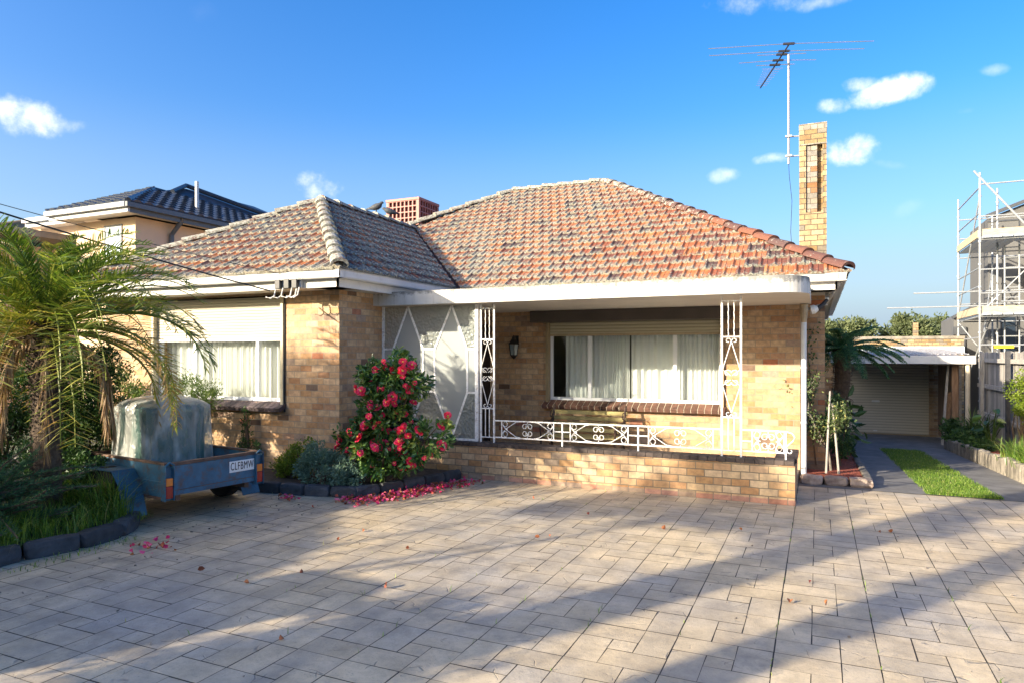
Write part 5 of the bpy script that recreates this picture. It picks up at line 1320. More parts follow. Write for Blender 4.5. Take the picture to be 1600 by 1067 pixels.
# right hand bed plants -----------------------------------------------------
def strappy(loc,label,n,h,seed,mat=M_grass,w=.018,lean=1.0,sp=.10):
    rs=np.random.RandomState(seed); t=empty('strappy_plant',loc,label,'plant',None); XY=rs.normal(size=(n,2))*sp
    blades('foliage',XY,0,h,w,mat,t,lean,rs); return t
gB=lambda y: gz(y)+.19
strappy((3.10,17.3,gB(17.3)),'strappy agapanthus clump growing against the paling fence beside the carport post',150,.78,91,M_midleaf,.024)
strappy((2.86,12.75,gB(12.7)),'bright grassy green clump on the mulch below the sunlit shrub',420,.42,92,M_grass,.010,1.1,.11)
strappy((2.95,11.9,gB(11.9)),'broad grassy clump where the retaining edge leaves the view',420,.5,93,M_grass,.010,1.1,.16)
shrub('sunlit_shrub',(3.08,13.75,gB(13.7)),[(0,0,1.05,.20,.3,.22),(.05,0,.8,.22,.3,.2),(0,-.05,1.3,.13,.2,.14)],2600,.045,.45,M_ygleaf,'yellow green sunlit shrub leaning on the paling fence','shrub',nclump=50,cr=.09,seed=94,stems=7)
def elephant():
    t=empty('broadleaf_lily',(2.98,15.3,gB(15.3)),'big arrow shaped leaves on thick stems in the bed below the paling fence','plant')
    rr=random.Random(95); m=MB(); C=[];D=[];Ln=[]
    for k in range(9):
        a=rr.uniform(0,6.28); r=rr.uniform(.1,.42); h=rr.uniform(.35,.75); e=Vector((r*math.cos(a),r*math.sin(a),h)); m.tube([(0,0,-.02),tuple(e*.5+Vector((0,0,.12))),tuple(e)],[.018,.013,.008],6)
        C.append(tuple(e)); D.append((math.cos(a),math.sin(a),-.25)); Ln.append(rr.uniform(.16,.25))
    m.build('stem',M_midleaf,t); leaves('foliage',np.array(C)-np.array(D)*.08,np.array(D),np.array(Ln),.62,M_cam,t,fold=.2)
    m=MB(); m.tube([(.1,.1,-.02),(.02,.05,.1),(.0,.0,.3)],[.05,.045,.03],8); m.build('trunk',M_barkg,t)
elephant()
shrub('ground_ivy',(2.86,16.4,gB(16.4)),[(0,0,.10,.30,1.7,.14),(-.1,1.2,.2,.25,.6,.22),(-.1,-1.2,.1,.2,.7,.12),(-.22,.9,-.05,.08,.8,.2)],7000,.06,.8,M_dkleaf,'low ivy carpet trailing over the far part of the retaining edge','ground cover',nclump=160,cr=.09,seed=96,stems=3,updir=.5)
# ------------------------------------------------------------------ paling fence
def fence():
    t=wempty('paling_fence',(3.45,12,gz(12)),'weathered grey paling fence with dark posts along the right of the driveway','fence')
    y=4.0; X=3.42; rr=random.Random(5)
    m=MB(); k=0
    while y<18.9:
        w=rr.uniform(.095,.11); m.box(X+.03,X+.048,y,y+w-.006,gz(y)-.05,1.74+rr.uniform(-.02,.02)-.0*y,rr.random()); y+=w
    m.build('palings',M_paling,t)
    for z in (.32,.95,1.52):
        m=MB(); m.box(X-.03,X+.028,4.0,18.88,z,z+.085,.8) if z<1.5 else m.box(X-.035,X+.028,4.0,18.88,z,z+.085,1); m.build('rail',M_paling,t)
    for i,y in enumerate((5.8,8.4,11.0,13.2,15.9,18.2)):
        m=MB(); m.box(X-.10,X-.032,y-.05,y+.05,gz(y)-.1,1.76,.35 if i%2 else .7); m.build('post',M_paling if i!=4 else plain('dark_post',(.05,.05,.055),.8,var=.4),t)  # one post in a much darker colour than the rest
fence()
# ------------------------------------------------------------------ garage
def garage():
    t=wempty('garage',(1.6,22,-.6),'low flat roofed brick garage with beige roller door at the end of the drive','garage')
    gzv=-.6
    m=MB(); m.box(.3,3.32,18.6,18.64,1.475,1.665); m.box(3.28,3.32,18.64,22,1.475,1.665); f=m.build('fascia',M_white,t)
    m=MB(); m.add([(.3,18.64,1.62),(3.28,18.64,1.62),(3.28,24.0,1.80),(.3,24.0,1.80)],[(0,1,2,3)]); m.add([(.3,18.64,1.60),(3.28,18.64,1.60),(3.28,24.0,1.78),(.3,24.0,1.78)],[(3,2,1,0)])
    rf=m.build('roof',plain('rusty_corrugated_iron',(.40,.38,.37),.6,metal=.3,var=.3,scale=5,dirt=(.30,.12,.06),dirt_amt=.9),t)
    m=MB(); m.box(.35,3.2,18.7,22,1.44,1.46); m.build('ceiling_lining',plain('brown_lining',(.12,.09,.07),.9),t)
    m=MB()
    for k in range(24): m.bar((.42+k*.12,18.66,1.70),(.42+k*.12,23.95,1.88),.035,.02)
    m.build('corrugation',plain('pale_corrugated_iron',(.52,.52,.52),.5,metal=.3,var=.3,dirt=(.35,.16,.08),dirt_amt=.8),None).parent=rf
    m=MB(); wall_holes(m,'Y',22,22.2,-.1,3.6,gzv-.05,1.5,[(.42,2.83,gzv-.05,1.40)]); m.build('wall',brick_mat('garage_brick',[(0,(.36,.24,.13)),(.4,(.45,.31,.18)),(.7,(.30,.18,.1))]),t)
    m=MB(); m.box(.42,2.83,22.05,22.08,gzv,1.40); d=m.build('roller_door',M_garage,t)
    m=MB(); m.box(.42,2.83,22.03,22.09,gzv,gzv+.05); m.build('door_bottom_rail',M_guide,None).parent=d
    hw=plain('chrome_handle',(.75,.75,.72),.3,bmp=0)
    m=MB(); m.box(1.42,1.62,22.02,22.05,.33,.385); m.box(1.46,1.56,22.02,22.05,-.50,-.47); m.build('handle',hw,None,bevel=.008).parent=d
    m=MB(); m.tube([(3.18,18.72,-.45),(3.18,18.72,1.5)],.05,10); m.build('post',plain('cream_post',(.60,.52,.40),.6),t)
    m=MB(); m.box(2.9,3.02,18.9,19.02,-.45,1.47); m.build('timber_post',M_lean,t)
garage()
m=MB(); m.box(3.03,3.1,19.3,21.9,-.5,1.45); 
tag(m.build('boundary_boards',M_lean),'brown timber boards lining the shaded side of the carport','fence')
for (x0,y0,x1,z1,w,lab) in ((2.70,18.9,2.86,1.42,.05,'long grey pole leaning in the carport beside the roller door'),(2.82,19.2,2.95,.72,.09,'short brown board leaning in the carport'),(2.92,19.0,3.0,.45,.07,'shortest brown offcut leaning at the carport side')):
    m=MB(); m.bar((0,0,0),(x1-x0,.25,z1+.5),w,.035); tag(m.build('leaning_board',M_lean if 'brown' in lab else M_paling,None,loc=(x0,y0,-.45)),lab,'board')
# brick outbuilding behind the garage
def outb():
    t=wempty('brick_outbuilding',(2,24.5,-.6),'low cream brick building with pale parapet behind the garage roof','building')
    m=MB(); m.box(-2.5,4.05,24.4,28,-.6,2.16); m.build('wall',M_chim,t)
    m=MB(); m.box(-2.52,4.07,24.38,28.02,2.162,2.25); m.build('coping',M_kerb,t)
    m=MB(); m.box(-2.5,4.05,24.30,24.38,1.72,1.93); m.build('flashing',plain('pale_flashing',(.55,.62,.66),.5,metal=.2),t)
    m=MB(); m.box(2.95,3.10,26.5,26.65,2.2,2.75); m.build('flue',M_chim,t)
outb()
# ------------------------------------------------------------------ grey townhouse under construction
def townhouse():
    t=wempty('grey_townhouse',(6,26,-.6),'new grey rendered townhouse wrapped in scaffolding','house')
    g1=plain('grey_render',(.115,.114,.113),.85,var=.06,scale=1.5,bmp=.1); dk=plain('charcoal_metal',(.06,.065,.075),.45)
    m=MB(); m.add([(5.0,26.2,-.6),(13,26.2,-.6),(13,26.2,9.2),(5.0,26.2,6.05),(5.0,29,-.6),(13,29,-.6),(13,29,9.2),(5.0,29,6.05)],[(0,1,2,3),(7,6,5,4),(0,3,7,4),(3,2,6,7),(1,5,6,2)]); m.build('wall',g1,t)
    m=MB(); m.add([(4.25,27.4,-.6),(5.0,27.4,-.6),(5.0,27.4,3.35),(4.25,27.4,2.9),(4.25,30,-.6),(5.0,30,-.6),(5.0,30,3.35),(4.25,30,2.9)],[(0,1,2,3),(7,6,5,4),(0,3,7,4),(3,2,6,7)]); m.build('low_wing_wall',g1,t)
    m=MB(); m.bar((4.2,27.35,2.93),(5.0,27.35,3.41),.12,.09); m.box(4.22,4.6,27.3,27.39,2.35,2.62); m.box(4.45,4.58,27.32,27.39,-.6,2.3); m.bar((4.93,26.12,6.1),(13,26.12,9.27),.14,.1); m.build('roof_edge',dk,t)
    m=MB()
    for z in (3.0,3.02+2.9): m.box(4.99,12.9,26.17,26.195,z,z+.05)
    for x in (5.8,7.4): m.box(x,x+.03,26.17,26.195,-.5,6.0)
    m.build('panel_joint',dk,t)
    for (x0,x1,z0,z1) in ((5.3,5.75,1.5,2.9),(5.95,7.2,3.2,4.8)):
        m=MB(); m.box(x0,x1,26.12,26.165,z0,z1); wn=m.build('window',dk,t)
        m=MB(); m.box(x0+.05,x1-.05,26.10,26.118,z0+.05,z1-.05); m.build('pane',plain('blue_black_glass',(.02,.03,.045),.08,bmp=0) if x0==5.3 else bpy.data.materials['blue_black_glass'],None).parent=wn
townhouse()
def scaffold():
    t=wempty('scaffold_tower',(4.8,23,-.5),'galvanised steel scaffold with timber platforms against the grey townhouse','scaffold')
    XA=4.05; YN,YF=22.2,25.3
    posts=[(XA,YN,6.65),(XA,YF,6.55),(XA+.95,YF+.3,6.0),(XA+1.75,YN+.9,6.35),(XA+2.9,YN,6.7),(XA+2.9,YN+1.2,6.4),(XA+.62,YN+1.1,6.4)]
    for x,y,z in posts:
        m=MB(); m.tube([(x,y,-.6),(x,y,z)],.025,8)
        for zz_ in np.arange(.4,z-.1,.62): m.tube([(x,y,zz_),(x,y,zz_+.05)],.042,8)
        m.build('standard',M_galvw,t)
    def ld(a,b,r=.020): 
        m=MB(); m.tube([a,b],r,7); m.build('ledger',M_galvw,t)
    for z in (6.25,5.55,4.05,3.55,2.72,2.15): ld((XA,YN,z),(XA,YF,z-.02))
    for z in (6.33,5.45,4.82,4.0,3.35,2.72,1.95): ld((XA,YN,z),(XA+4.5,YN,z))
    for z in (5.9,5.3,4.7,3.25,2.7): ld((XA,YF,z),(XA+4.0,YF,z))
    ld((XA-1.55,YN+.2,3.42),(XA+4.2,YN+.2,3.42)); ld((XA-2.1,YN+1.6,3.10),(XA+.6,YN+1.6,3.10)); ld((XA+.5,YN+.06,3.12),(XA+4,YN+.06,3.12))
    ld((XA-.15,YN-.06,6.7),(XA+1.75,YN-.06,4.15),.028); ld((XA,YN+.1,5.9),(XA,YF-.1,3.0)); ld((XA,YF,2.7),(XA+.9,YN+1.5,.9)); ld((XA+.1,YF,.6),(XA+.6,YN+1.5,2.9)); ld((XA+2.9,YN,2.6),(XA+1.7,YN,.7)); ld((XA+1.5,YN+.6,4.7),(XA+3,YN+.6,5.2))
    for z,w in ((4.82,1.0),(2.72,1.0)):
        m=MB()
        for k in range(4): m.box(XA+.03+k*.24,XA+.25+k*.24,YN-.1,YF+.1,z+.03,z+.07,R.random())
        for k in range(4): m.box(XA+1.0,XA+4.4,YN+.02+k*.24,YN+.24+k*.24,z+.03,z+.07,R.random())
        m.build('platform',M_galv,t)
        m=MB(); m.bar((XA-.02,YN+.1,z+.17),(XA-.02,YF,z+.17),.04,.20); m.bar((XA+.05,YN-.04,z+.17),(XA+4.3,YN-.04,z+.17),.04,.20); m.build('toe_board',M_plank,t)
    m=MB()
    for (z0_,z1_) in ((2.8,4.75),(.6,2.65)):
        for dx in (0,.34): m.tube([(XA+.75+dx,YN+.9,z0_),(XA+.75+dx,YN+.9,z1_)],.022,6)
        for z in np.arange(z0_+.2,z1_,.28): m.tube([(XA+.75,YN+.9,z),(XA+1.09,YN+.9,z)],.016,6)
    m.build('ladder',M_galvw,t)
    ld((XA+.95,YF+.3,4.3),(XA+.1,YN,2.3)); ld((XA+.1,YN+.05,2.9),(XA+1.7,YN+.05,4.7),.016); ld((XA+2.9,YN,2.8),(XA+1.8,YN+.9,4.7),.016)
    for z in (1.0,1.5,2.2,4.4): ld((XA+.6,YN+1.1,z),(XA+2.9,YN+1.1,z),.018)
    m=MB(); m.box(XA+1.6,XA+2.3,YN+.4,YN+.8,2.8,3.9); m.build('debris_netting',plain('white_netting',(.75,.76,.78),.8),t)
scaffold()
m=MB(); m.box(0,.45,0,.08,0,.06); m.tube([(0,.04,.03),(.45,.04,.03)],.045,8); tag(m.build('yellow_level',plain('yellow_plastic',(.75,.50,.03),.4),None,loc=(4.35,22.1,1.86)),'small yellow tool lying on the scaffold above the fence','tool')
# ------------------------------------------------------------------ neighbouring two storey house
def neighbour():
    t=wempty('two_storey_house',(-15.1,11.3,-.1),'two storey beige rendered house with dark tiled roof beyond the palm','house')
    be=plain('beige_render',(.66,.49,.345),.85,var=.05,scale=1.2,bmp=.1); gr=plain('dark_grey_gutter',(.10,.11,.13),.4,bmp=0); lt=plain('pale_grey_fascia',(.42,.44,.46),.4,bmp=0)
    m=MB(); m.box(-17.3,-15.1,11.3,20,-.1,5.02); m.box(-30,-17.3,12.4,20,-.1,5.36); m.box(-30,-19.3,9.5,12.4,-.1,4.6); m.build('wall',be,t)
    m=MB(); m.add([(-17.6,10.85,5.06),(-14.7,10.85,5.06),(-14.7,20.5,5.06),(-15.08,20.5,5.06),(-15.08,11.28,5.06),(-17.6,11.28,5.06)],[(0,1,2,3,4,5)]); m.build('soffit',M_soffit,t)
    m=MB(); m.box(-17.6,-14.70,10.80,10.86,5.02,5.13); m.build('fascia',lt,t)
    m=MB(); m.box(-14.76,-14.70,10.862,20.5,5.02,5.13); m.box(-14.70,-14.60,10.72,20.5,5.13,5.24); m.build('side_fascia',gr,t)
    m=MB(); m.box(-17.65,-14.70,10.70,10.80,5.13,5.24); m.build('gutter',lt,t)
    dt=plain('dark_slate_tile',(.045,.055,.075),.35,var=.3,scale=8,bmp=.2)
    def tf(o,e,up,wid,Ln,clip,nm):
        o=Vector(o);e=Vector(e).normalized();up=Vector(up).normalized();nm_=e.cross(up).normalized()
        if nm_.z<0: nm_=-nm_
        V=[];F=[];RN=[]; b=0
        while b<Ln:
            a=-.5
            while a<wid+.5:
                q=len(V)
                for u,h in ((0,0),(.3,.045),(.6,.045),(.9,0),(1,0)):
                    V+= [tuple(o+e*(a+u*.3)+up*b+nm_*(h-.02)),tuple(o+e*(a+u*.3)+up*b+nm_*(h+.05)),tuple(o+e*(a+u*.3)+up*(b+.37)+nm_*h)]
                for i in range(4):
                    z=q+3*i; F.append((z,z+3,z+4,z+1));F.append((z+1,z+4,z+5,z+2)); RN+=[.5,.5]
                a+=.3
            b+=.36
        ob=_n0(nm,V,F,RN,dt,None); bm=bmesh.new(); bm.from_mesh(ob.data); n=len(clip)
        ar=sum(clip[i][0]*clip[(i+1)%n][1]-clip[(i+1)%n][0]*clip[i][1] for i in range(n))
        for i in range(n):
            p=Vector((*clip[i],0));q_=Vector((*clip[(i+1)%n],0));d=(q_-p).normalized(); nn=Vector((d.y,-d.x,0))*(1 if ar>0 else -1)
            bmesh.ops.bisect_plane(bm,geom=bm.verts[:]+bm.edges[:]+bm.faces[:],plane_co=p+nn*.03,plane_no=nn,clear_outer=True)
        bm.to_mesh(ob.data); bm.free(); under(ob,t); return ob
    s1=1.22/2.9
    m=MB(); m.add([(-17.65,10.8,5.2),(-14.7,10.8,5.2),(-17.6,13.75,6.42),(-20,10.8,5.2),(-14.7,20.5,5.2),(-18,15.2,6.85),(-18,18,6.85),(-17.6,14.4,6.42),(-23,20.5,5.2)],[(0,1,2),(1,4,5,7,2),(4,8,6,5),(0,2,7,5,6,8)]); rf=m.build('roof',dt,t)
    tf((-17.65,10.78,5.24),(1,0,0),(0,1,s1),2.95,3.4,[(-17.65,10.7),(-14.66,10.7),(-17.6,13.75)],'roof_tiles')
    tf((-14.68,10.8,5.24),(0,1,0),(-1,0,s1),9.8,3.6,[(-14.6,10.8),(-14.6,20.5),(-18,15.4),(-17.5,14.3),(-17.6,13.75)],'roof_tiles')
    m=MB()
    for a,b in (((-14.66,10.78,5.28),(-17.6,13.75,6.48)),((-17.6,13.75,6.48),(-17.6,14.5,6.46)),((-18,15.2,6.95),(-17.5,14.3,6.52)),((-18,15.2,6.95),(-14.68,20.5,5.30))): m.tube([a,b],.07,8)
    m.build('ridge_caps',dt,t)
    m=MB(); m.box(-20.6,-17.7,11.88,11.98,5.40,5.52); m.box(-20.6,-17.7,11.981,12.02,5.28,5.40); m.build('low_gutter',lt,t)
    m=MB(); m.box(-20.6,-17.7,12.021,12.39,5.30,5.32); m.build('low_soffit',M_soffit,t)
    m=MB(); m.box(-34,-18.2,9.2,12.3,4.70,4.86); m.add([(-30,11.9,5.50),(-17.65,11.9,5.50),(-17.65,15,6.1),(-30,15,6.1)],[(0,1,2,3)]); m.build('low_roof',plain('grey_metal_roof',(.22,.23,.25),.4,metal=.3),t)
    m=MB(); m.tube([(-15.02,12.25,-.1),(-15.02,12.25,4.72),(-14.74,12.3,5.05),(-14.68,12.3,5.14)],.06,8); m.build('downpipe',gr,t)
    m=MB(); m.tube([(-15.8,13.7,5.5),(-15.8,13.7,6.50)],.05,8); m.build('vent_pipe',M_white,t)
    for (x0,x1,y,z0,z1) in ((-16.22,-15.56,11.3,3.55,4.88),(-18.9,-17.9,12.4,3.6,4.8)):
        m=MB(); 
        for a,b,c,d in ((x0,x0+.05,z0,z1),(x1-.05,x1,z0,z1),(x0+.05,x1-.05,z1-.05,z1),(x0+.05,x1-.05,z0,z0+.05)): m.box(a,b,y-.02,y+.02,c,d)
        wn=m.build('window',gr,t)
        m=MB(); m.box(x0+.05,x1-.05,y-.012,y+.0,z0+.05,z1-.05); m.build('pane',plain('pale_reflective_pane',(.50,.58,.68),.12,bmp=0) if x0==-16.22 else bpy.data.materials['pale_reflective_pane'],None).parent=wn
neighbour()
# ------------------------------------------------------------------ eucalypts far behind
def euc(loc,lobes,label,seed,n=5200):
    rs=np.random.RandomState(seed); t=empty('gum_tree',loc,label,'tree','gum trees beyond the garages')
    P,out,q,nc=clumpy(n,lobes,rs,70,.55,.55); D=out+rs.normal(size=(n,3))*.8; rnd=np.clip(rs.rand(nc)[q]*.5+rs.rand(n)*.5,0,1)
    leaves('crown',P,D,rs.uniform(.22,.42,size=n),.5,M_euc,t,rnd,six=False,rs=rs)
    m=MB(); m.tube([(0,0,0),(.1,0,2.5),(0,0,lobes[0][2])],[.3,.22,.1],8)
    for l in lobes: m.tube([(0,0,2.0),(l[0]*.6,l[1]*.6,l[2]*.7),(l[0],l[1],l[2])],[.15,.1,.05],6)
    m.build('trunk',M_barkg,t)
def far(px,d): 
    r=(px-800)/1062.; th=rad(24.2); return (d*(r*math.cos(th)-math.sin(th)), d*(r*math.sin(th)+math.cos(th)), -.6)
euc(far(1322,60),[(0,0,4.0,2.0,1.5,1.3),(1.5,0,4.4,1.0,1,.7),(-1.6,0,4.2,1.2,1,1.1)],'olive gum tree crown showing just above the tree fern',101)
euc(far(1421,60),[(0,0,4.3,1.5,1.4,1.5),(-1.3,0,3.9,1.0,1,1.0),(1.2,0,3.6,1.1,1,1.1),(.9,0,4.6,.6,.6,.5)],'broad domed gum tree crown over the low brick building',102)
euc(far(1464,64),[(.2,0,4.5,1.1,1.1,1.5),(-.8,0,3.6,1.2,1,1.0),(.9,0,3.8,1.3,1,1.2)],'taller pointed gum tree crown beside the grey townhouse',103)
# ------------------------------------------------------------------ street trees and planting behind the camera
def street_tree(loc,r,h,lobes,seed,label,n=9000):
    rs=np.random.RandomState(seed); t=empty('street_tree',loc,label,'tree','street trees behind the driveway entrance')
    m=MB(); m.tube([(0,0,-.05),(.03,.02,h*.3),(-.02,0,h*.6),(.03,0,h)],[r*1.25,r,r*.92,r*.6],12)
    for l in lobes: m.tube([(0,0,h*.86),(l[0]*.5,l[1]*.5,(h+l[2])/2),(l[0],l[1],l[2])],[r*.5,r*.35,r*.15],7)
    m.build('trunk',M_bark,t); P,out,q,nc=clumpy(n,lobes,rs,90,.4,.4)
    leaves('crown',P,out+rs.normal(size=(n,3))*.8,rs.uniform(.10,.17,size=n),.5,M_midleaf,t,six=False,rs=rs)
street_tree((-5.68,-4,0),.17,9.0,[(0,0,9.9,1.0,1.3,.8),(.5,0,9.5,.7,.9,.5)],111,'slender street tree with a high crown')
street_tree((-6.95,-4,0),.25,9.0,[(.3,0,10.0,.9,1.4,.9),(0,0,9.5,.7,.9,.6)],112,'stouter street tree with a high crown')
m=MB(); m.box(-7.30,-6.52,-1.7,-1.3,-.05,2.1); g_=m.build('shade_caster_pier',M_brick); tag(g_,'unseen brick gate pier added to shade the near paving','gate pier')  # added out of view, its block shape casts shade on the paving
shrub('shade_caster_shrub',(-5.55,-1.5,0),[(0,0,.9,.85,.4,.9),(-.32,0,1.7,.50,.4,.55),(.42,0,1.35,.48,.4,.55)],14000,.07,.5,M_midleaf,'unseen dense shrub shaped to shade the paving beside the added pier','shrub',nclump=130,cr=.16,seed=113,shell=.3)  # unseen, lobes shaped so their shade covers the near paving
shrub('shade_caster_hedge',(-12,-4,0),[(.2,0,1.6,1.2,.5,1.7),(.3,0,2.8,.8,.4,.4),(-.2,0,3.4,1.2,.4,.55),(-.6,0,2.2,1.6,.5,1.75),(-3.2,0,2.7,2.0,.6,2.35),(-5.6,0,2.7,1.8,.6,2.35)],52000,.13,.55,M_midleaf,'unseen tall loose hedge shaped to shade the left of the garden','hedge',nclump=420,cr=.36,seed=114,shell=.2,stems=14,stemr=.04)  # unseen, lobes shaped to keep sun off the left bed and wing wall
shrub('overhanging_tree',(-9.0,-4,0),[(1.2,0,4.3,.5,.5,.25),(-.3,0,4.35,1.0,.5,.16),(.35,0,4.4,.8,.5,.18),(-.3,0,4.95,1.0,.5,.28),(-1.0,0,4.35,.6,.4,.15)],3600,.13,.55,M_midleaf,'open branched small tree at the street boundary','tree',nclump=60,cr=.22,seed=115,shell=.2,stems=9,stemr=.02)
shrub('airy_tree',(-13.9,-4.2,0),[(0,0,5.5,.75,.5,.55),(.2,0,5.0,.7,.5,.4)],1500,.13,.55,M_midleaf,'airy tree rising above the tall shading hedge','tree',nclump=60,cr=.3,seed=116,shell=.2,stems=12,stemr=.03)


for k,(x,lb) in enumerate(((-66,'outermost dark tree of the opposite row'),(-56,'dense evergreen second from the end of the opposite row'),(-46,'broad dark tree behind the far kerb'),(-36,'dark tree with a spreading crown behind the far kerb'),(-26,'dark tree beside the brick house across the street'),(-15,'wide dark tree between two street houses'),(-3,'dark evergreen opposite the driveway'),(8,'round dark tree near the road bend'))):
    shrub('opposite_tree',(x,-22,0),[(0,0,2.6,4.2,1.6,2.9),(3.2,0,2.2,3.2,1.4,2.4),(-3.2,0,2.4,3.2,1.4,2.5)],5200,.5,.6,M_dkleaf,lb,'tree',nclump=140,cr=.9,seed=200+k,stems=5,stemr=.1,group='trees across the street')
def oph(x,lb):
    t=wempty('opposite_house',(x,-26,0),lb,'house')
    m=MB(); m.box(x-7,x+7,-34,-26,0,3); m.build('wall',M_brick,t); m=MB(); m.add([(x-7.5,-25.5,3),(x+7.5,-25.5,3),(x+7.5,-34.5,3),(x-7.5,-34.5,3),(x-3,-30,5.4),(x+3,-30,5.4)],[(0,1,5,4),(1,2,5,5)[:3],(2,3,4,5),(3,0,4)]); m.build('roof',bpy.data.materials['dark_slate_tile'],t)
oph(-20,'brick house across the street behind dark trees'); oph(3,'single storey brick house directly across the street')
def core_hedge():  # added out of view, top profile follows the edge of the shade it casts
    t=wempty('solid_shade_hedge',(-10.4,-4.4,0),'unseen hedge with a solid core added to shade the paving','hedge')
    m=MB(); m.add([(-12.2,-4.9,0),(-8.98,-4.9,0),(-8.98,-4.9,2.75),(-9.35,-4.9,3.05),(-9.8,-4.9,3.3),(-11,-4.9,3.65),(-12.2,-4.9,3.9),(-12.2,-4.1,0),(-8.98,-4.1,0),(-8.98,-4.1,2.75),(-9.35,-4.1,3.05),(-9.8,-4.1,3.3),(-11,-4.1,3.65),(-12.2,-4.1,3.9)],[(0,1,2,3,4,5,6),(13,12,11,10,9,8,7),(1,8,9,2),(2,9,10,3),(3,10,11,4),(4,11,12,5),(5,12,13,6)]); m.build('shade_core',M_bark,t)  # solid core that blocks the sun behind the leaves
    rs=np.random.RandomState(130); n=16000; X=rs.uniform(-12.2,-8.95,n); top=np.interp(X,[-12.2,-11,-9.8,-9.35,-8.98],[3.9,3.65,3.3,3.05,2.75]); Z=top*rs.rand(n)**.5; sd=rs.choice([-4.1,-4.9],n); k=rs.rand(n)<.25; Z[k]=top[k]; Y=np.where(k,rs.uniform(-4.9,-4.1,n),sd)
    e=rs.rand(n)<.12; X[e]=-8.98; Z[e]=rs.uniform(0,2.75,e.sum()); Y[e]=rs.uniform(-4.9,-4.1,e.sum())
    D=np.stack([np.zeros(n),np.sign(Y+4.5),np.full(n,.4)],1)+rs.normal(size=(n,3))*.6
    leaves('foliage',np.stack([X,Y,Z],1),D,rs.uniform(.06,.11,n),.5,M_midleaf,t,rs=rs)
core_hedge()
shrub('shadow_edge_ivy',(-6.95,-4,0),[(0,0,3.3,.30,.3,1.3),(.1,0,4.6,.34,.3,.7),(-.1,0,2.2,.36,.3,.8)],900,.11,.6,M_midleaf,'loose ivy added to break the shadow edge of the stouter street tree','climber',nclump=46,cr=.16,seed=141,shell=.5)  # leaves added on the unseen trunks to roughen their shadow edges
shrub('shadow_edge_ivy',(-5.68,-4,0),[(0,0,3.6,.20,.3,1.0),(.1,0,5.0,.34,.3,.6)],420,.11,.6,M_midleaf,'sparse ivy added to break the shadow edge of the slender street tree','climber',nclump=26,cr=.14,seed=142,shell=.5)
# ------------------------------------------------------------------ world, sun, camera
AZ=33.5; EL=17.5
w=bpy.data.worlds.new('World'); sc.world=w; w.use_nodes=True; nt=w.node_tree; bg=nt.nodes['Background']
sky=N(nt,'ShaderNodeTexSky'); sky.sky_type='NISHITA'; sky.sun_disc=False; sky.sun_elevation=rad(EL); sky.sun_rotation=rad(180+AZ)
sky.altitude=0; sky.air_density=SKY_AIR; sky.dust_density=SKY_DUST; sky.ozone_density=SKY_OZ
c=sky.outputs[0]
hs=N(nt,'ShaderNodeHueSaturation'); hs.inputs['Saturation'].default_value=SKY_SAT; hs.inputs['Hue'].default_value=SKY_HUE; L(nt,c,hs.inputs['Color']); c=hs.outputs[0]
tc=N(nt,'ShaderNodeTexCoord').outputs['Generated']
sz=N(nt,'ShaderNodeSeparateXYZ'); L(nt,tc,sz.inputs[0])
hz=ramp(nt,sz.outputs[2],[(0,(.88,)*3),(.10,(.62,)*3),(.20,(.25,)*3),(.34,(0,0,0))],'EASE').outputs[0]
c=mix(nt,hz,c,(HZ*.60,HZ*.78,HZ*1.0))
nz=N(nt,'ShaderNodeTexNoise'); nz.inputs['Scale'].default_value=18; nz.inputs['Detail'].default_value=10; nz.inputs['Roughness'].default_value=.66; L(nt,tc,nz.inputs['Vector'])
nz2=N(nt,'ShaderNodeTexNoise'); nz2.inputs['Scale'].default_value=9; nz2.inputs['Detail'].default_value=4; L(nt,tc,nz2.inputs['Vector'])
th=rad(24.2)
def dirp(px,py):
    r=(px-800)/1062.; q=(553-py)/1062.; v=Vector((r*math.cos(th)-math.sin(th), r*math.sin(th)+math.cos(th), q)); return v.normalized()
clouds=[(35,182,70,30,1,0),(90,195,45,16,.7,.1),(500,290,62,26,1,0),(1393,140,62,22,1,.05),(1345,132,26,14,.8,0),(1300,167,26,14,.85,0),(1325,235,48,24,1,0),(1131,275,24,12,.55,0),(1210,247,32,10,.7,0),(1552,110,22,9,.4,-.2),(1180,8,70,20,.7,-.1),(1300,2,60,12,.5,0),(1395,258,30,7,.22,-.3),(1508,174,14,6,.2,0),(320,20,30,18,.12,.5),(1420,325,24,12,.18,.3)]
tot=None
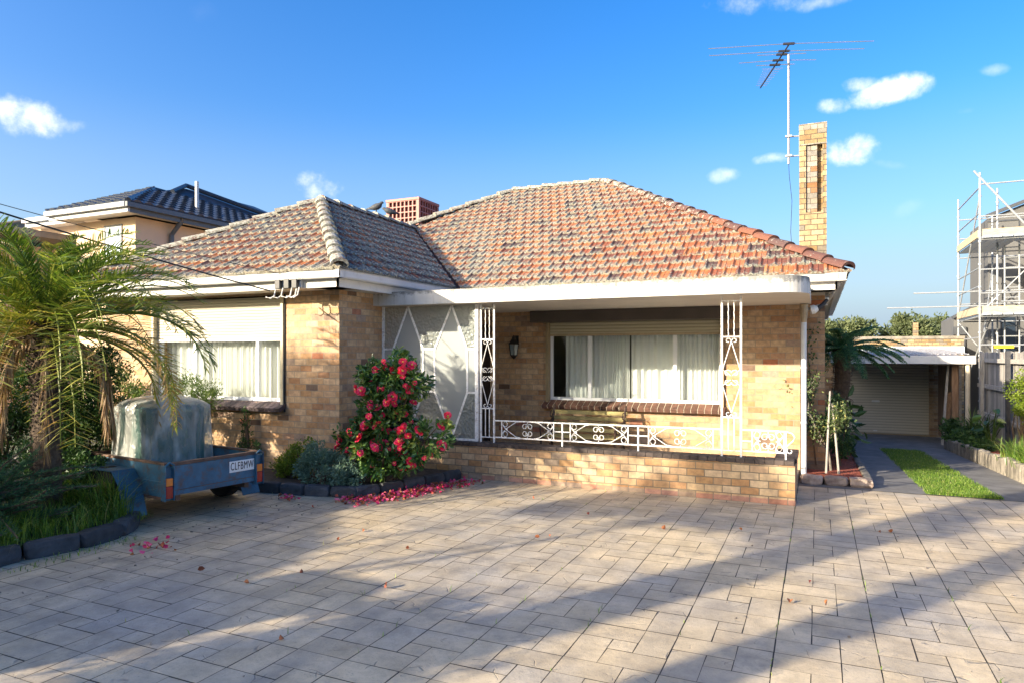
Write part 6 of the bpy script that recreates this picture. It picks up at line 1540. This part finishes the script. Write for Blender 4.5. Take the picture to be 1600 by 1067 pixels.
for (px_,py_,sx,sy,st,sl) in clouds:
    D=dirp(px_,py_); T=D.cross(Vector((0,0,1))).normalized(); B=T.cross(D).normalized()
    a=math.atan(sl); T2=T*math.cos(a)+B*math.sin(a); B2=B*math.cos(a)-T*math.sin(a)
    k=(Vector((px_-800,553-py_,1062)).length/1062.); 
    def dot(v,s):
        n=N(nt,'ShaderNodeVectorMath',operation='DOT_PRODUCT'); L(nt,tc,n.inputs[0]); n.inputs[1].default_value=tuple(v*s); return n.outputs['Value']
    kx=1062.*k/sx; ky=1062.*k/sy
    u=dot(T2,kx); v=dot(B2,ky); f=dot(D,1)
    # flatter underside
    v=math_(nt,'MULTIPLY',v,1.0)
    r2=math_(nt,'ADD',math_(nt,'MULTIPLY',u,u),math_(nt,'MULTIPLY',v,v))
    q=math_(nt,'SUBTRACT',math_(nt,'ADD',1,math_(nt,'MULTIPLY',math_(nt,'SUBTRACT',nz.outputs[0],.5),3.2)),r2)
    q=math_(nt,'ADD',q,math_(nt,'MULTIPLY',math_(nt,'SUBTRACT',nz2.outputs[0],.5),2.0))
    q=math_(nt,'MULTIPLY',q,.55,True)
    q=math_(nt,'MULTIPLY',q,st); q=math_(nt,'MULTIPLY',q,math_(nt,'GREATER_THAN',f,0))
    tot=q if tot is None else math_(nt,'MAXIMUM',tot,q)
sm=N(nt,'ShaderNodeMapRange'); sm.interpolation_type='SMOOTHSTEP'; L(nt,tot,sm.inputs[0]); sm.inputs[1].default_value=0; sm.inputs[2].default_value=1
cc=ramp(nt,nz.outputs[0],[(.35,(CL*.80,CL*.83,CL*.92)),(.6,(CL,CL,CL*1.02))]).outputs[0]
ccs=N(nt,'ShaderNodeVectorMath',operation='SCALE'); L(nt,cc,ccs.inputs[0]); ccs.inputs['Scale'].default_value=CLS
c=mix(nt,sm.outputs[0],c,ccs.outputs[0])
L(nt,c,bg.inputs[0]); bg.inputs[1].default_value=SKY_STR
sd=bpy.data.lights.new('sun','SUN'); sd.energy=SUN_E; sd.angle=rad(.55); sd.color=(1,.87,.67); so=bpy.data.objects.new('sun',sd); COL.objects.link(so)
az=rad(AZ); el=rad(EL); dl=Vector((math.sin(az)*math.cos(el),math.cos(az)*math.cos(el),-math.sin(el))); so.rotation_euler=dl.to_track_quat('-Z','Y').to_euler(); so.location=(-8,-12,8)
cd=bpy.data.cameras.new('camera'); co=bpy.data.objects.new('camera',cd); COL.objects.link(co); sc.camera=co
cd.sensor_width=36; cd.lens=36*1062/1600; cd.shift_y=19.5/1600; cd.clip_end=1000; cd.clip_start=.05
co.location=(0,0,1.7); co.rotation_euler=(rad(90),0,rad(24.2))
sc.view_settings.view_transform='Standard'; sc.view_settings.look='None'; sc.view_settings.gamma=1; sc.view_settings.exposure=EXPO
sc.cycles.max_bounces=8; sc.cycles.transparent_max_bounces=16; sc.cycles.use_denoising=True
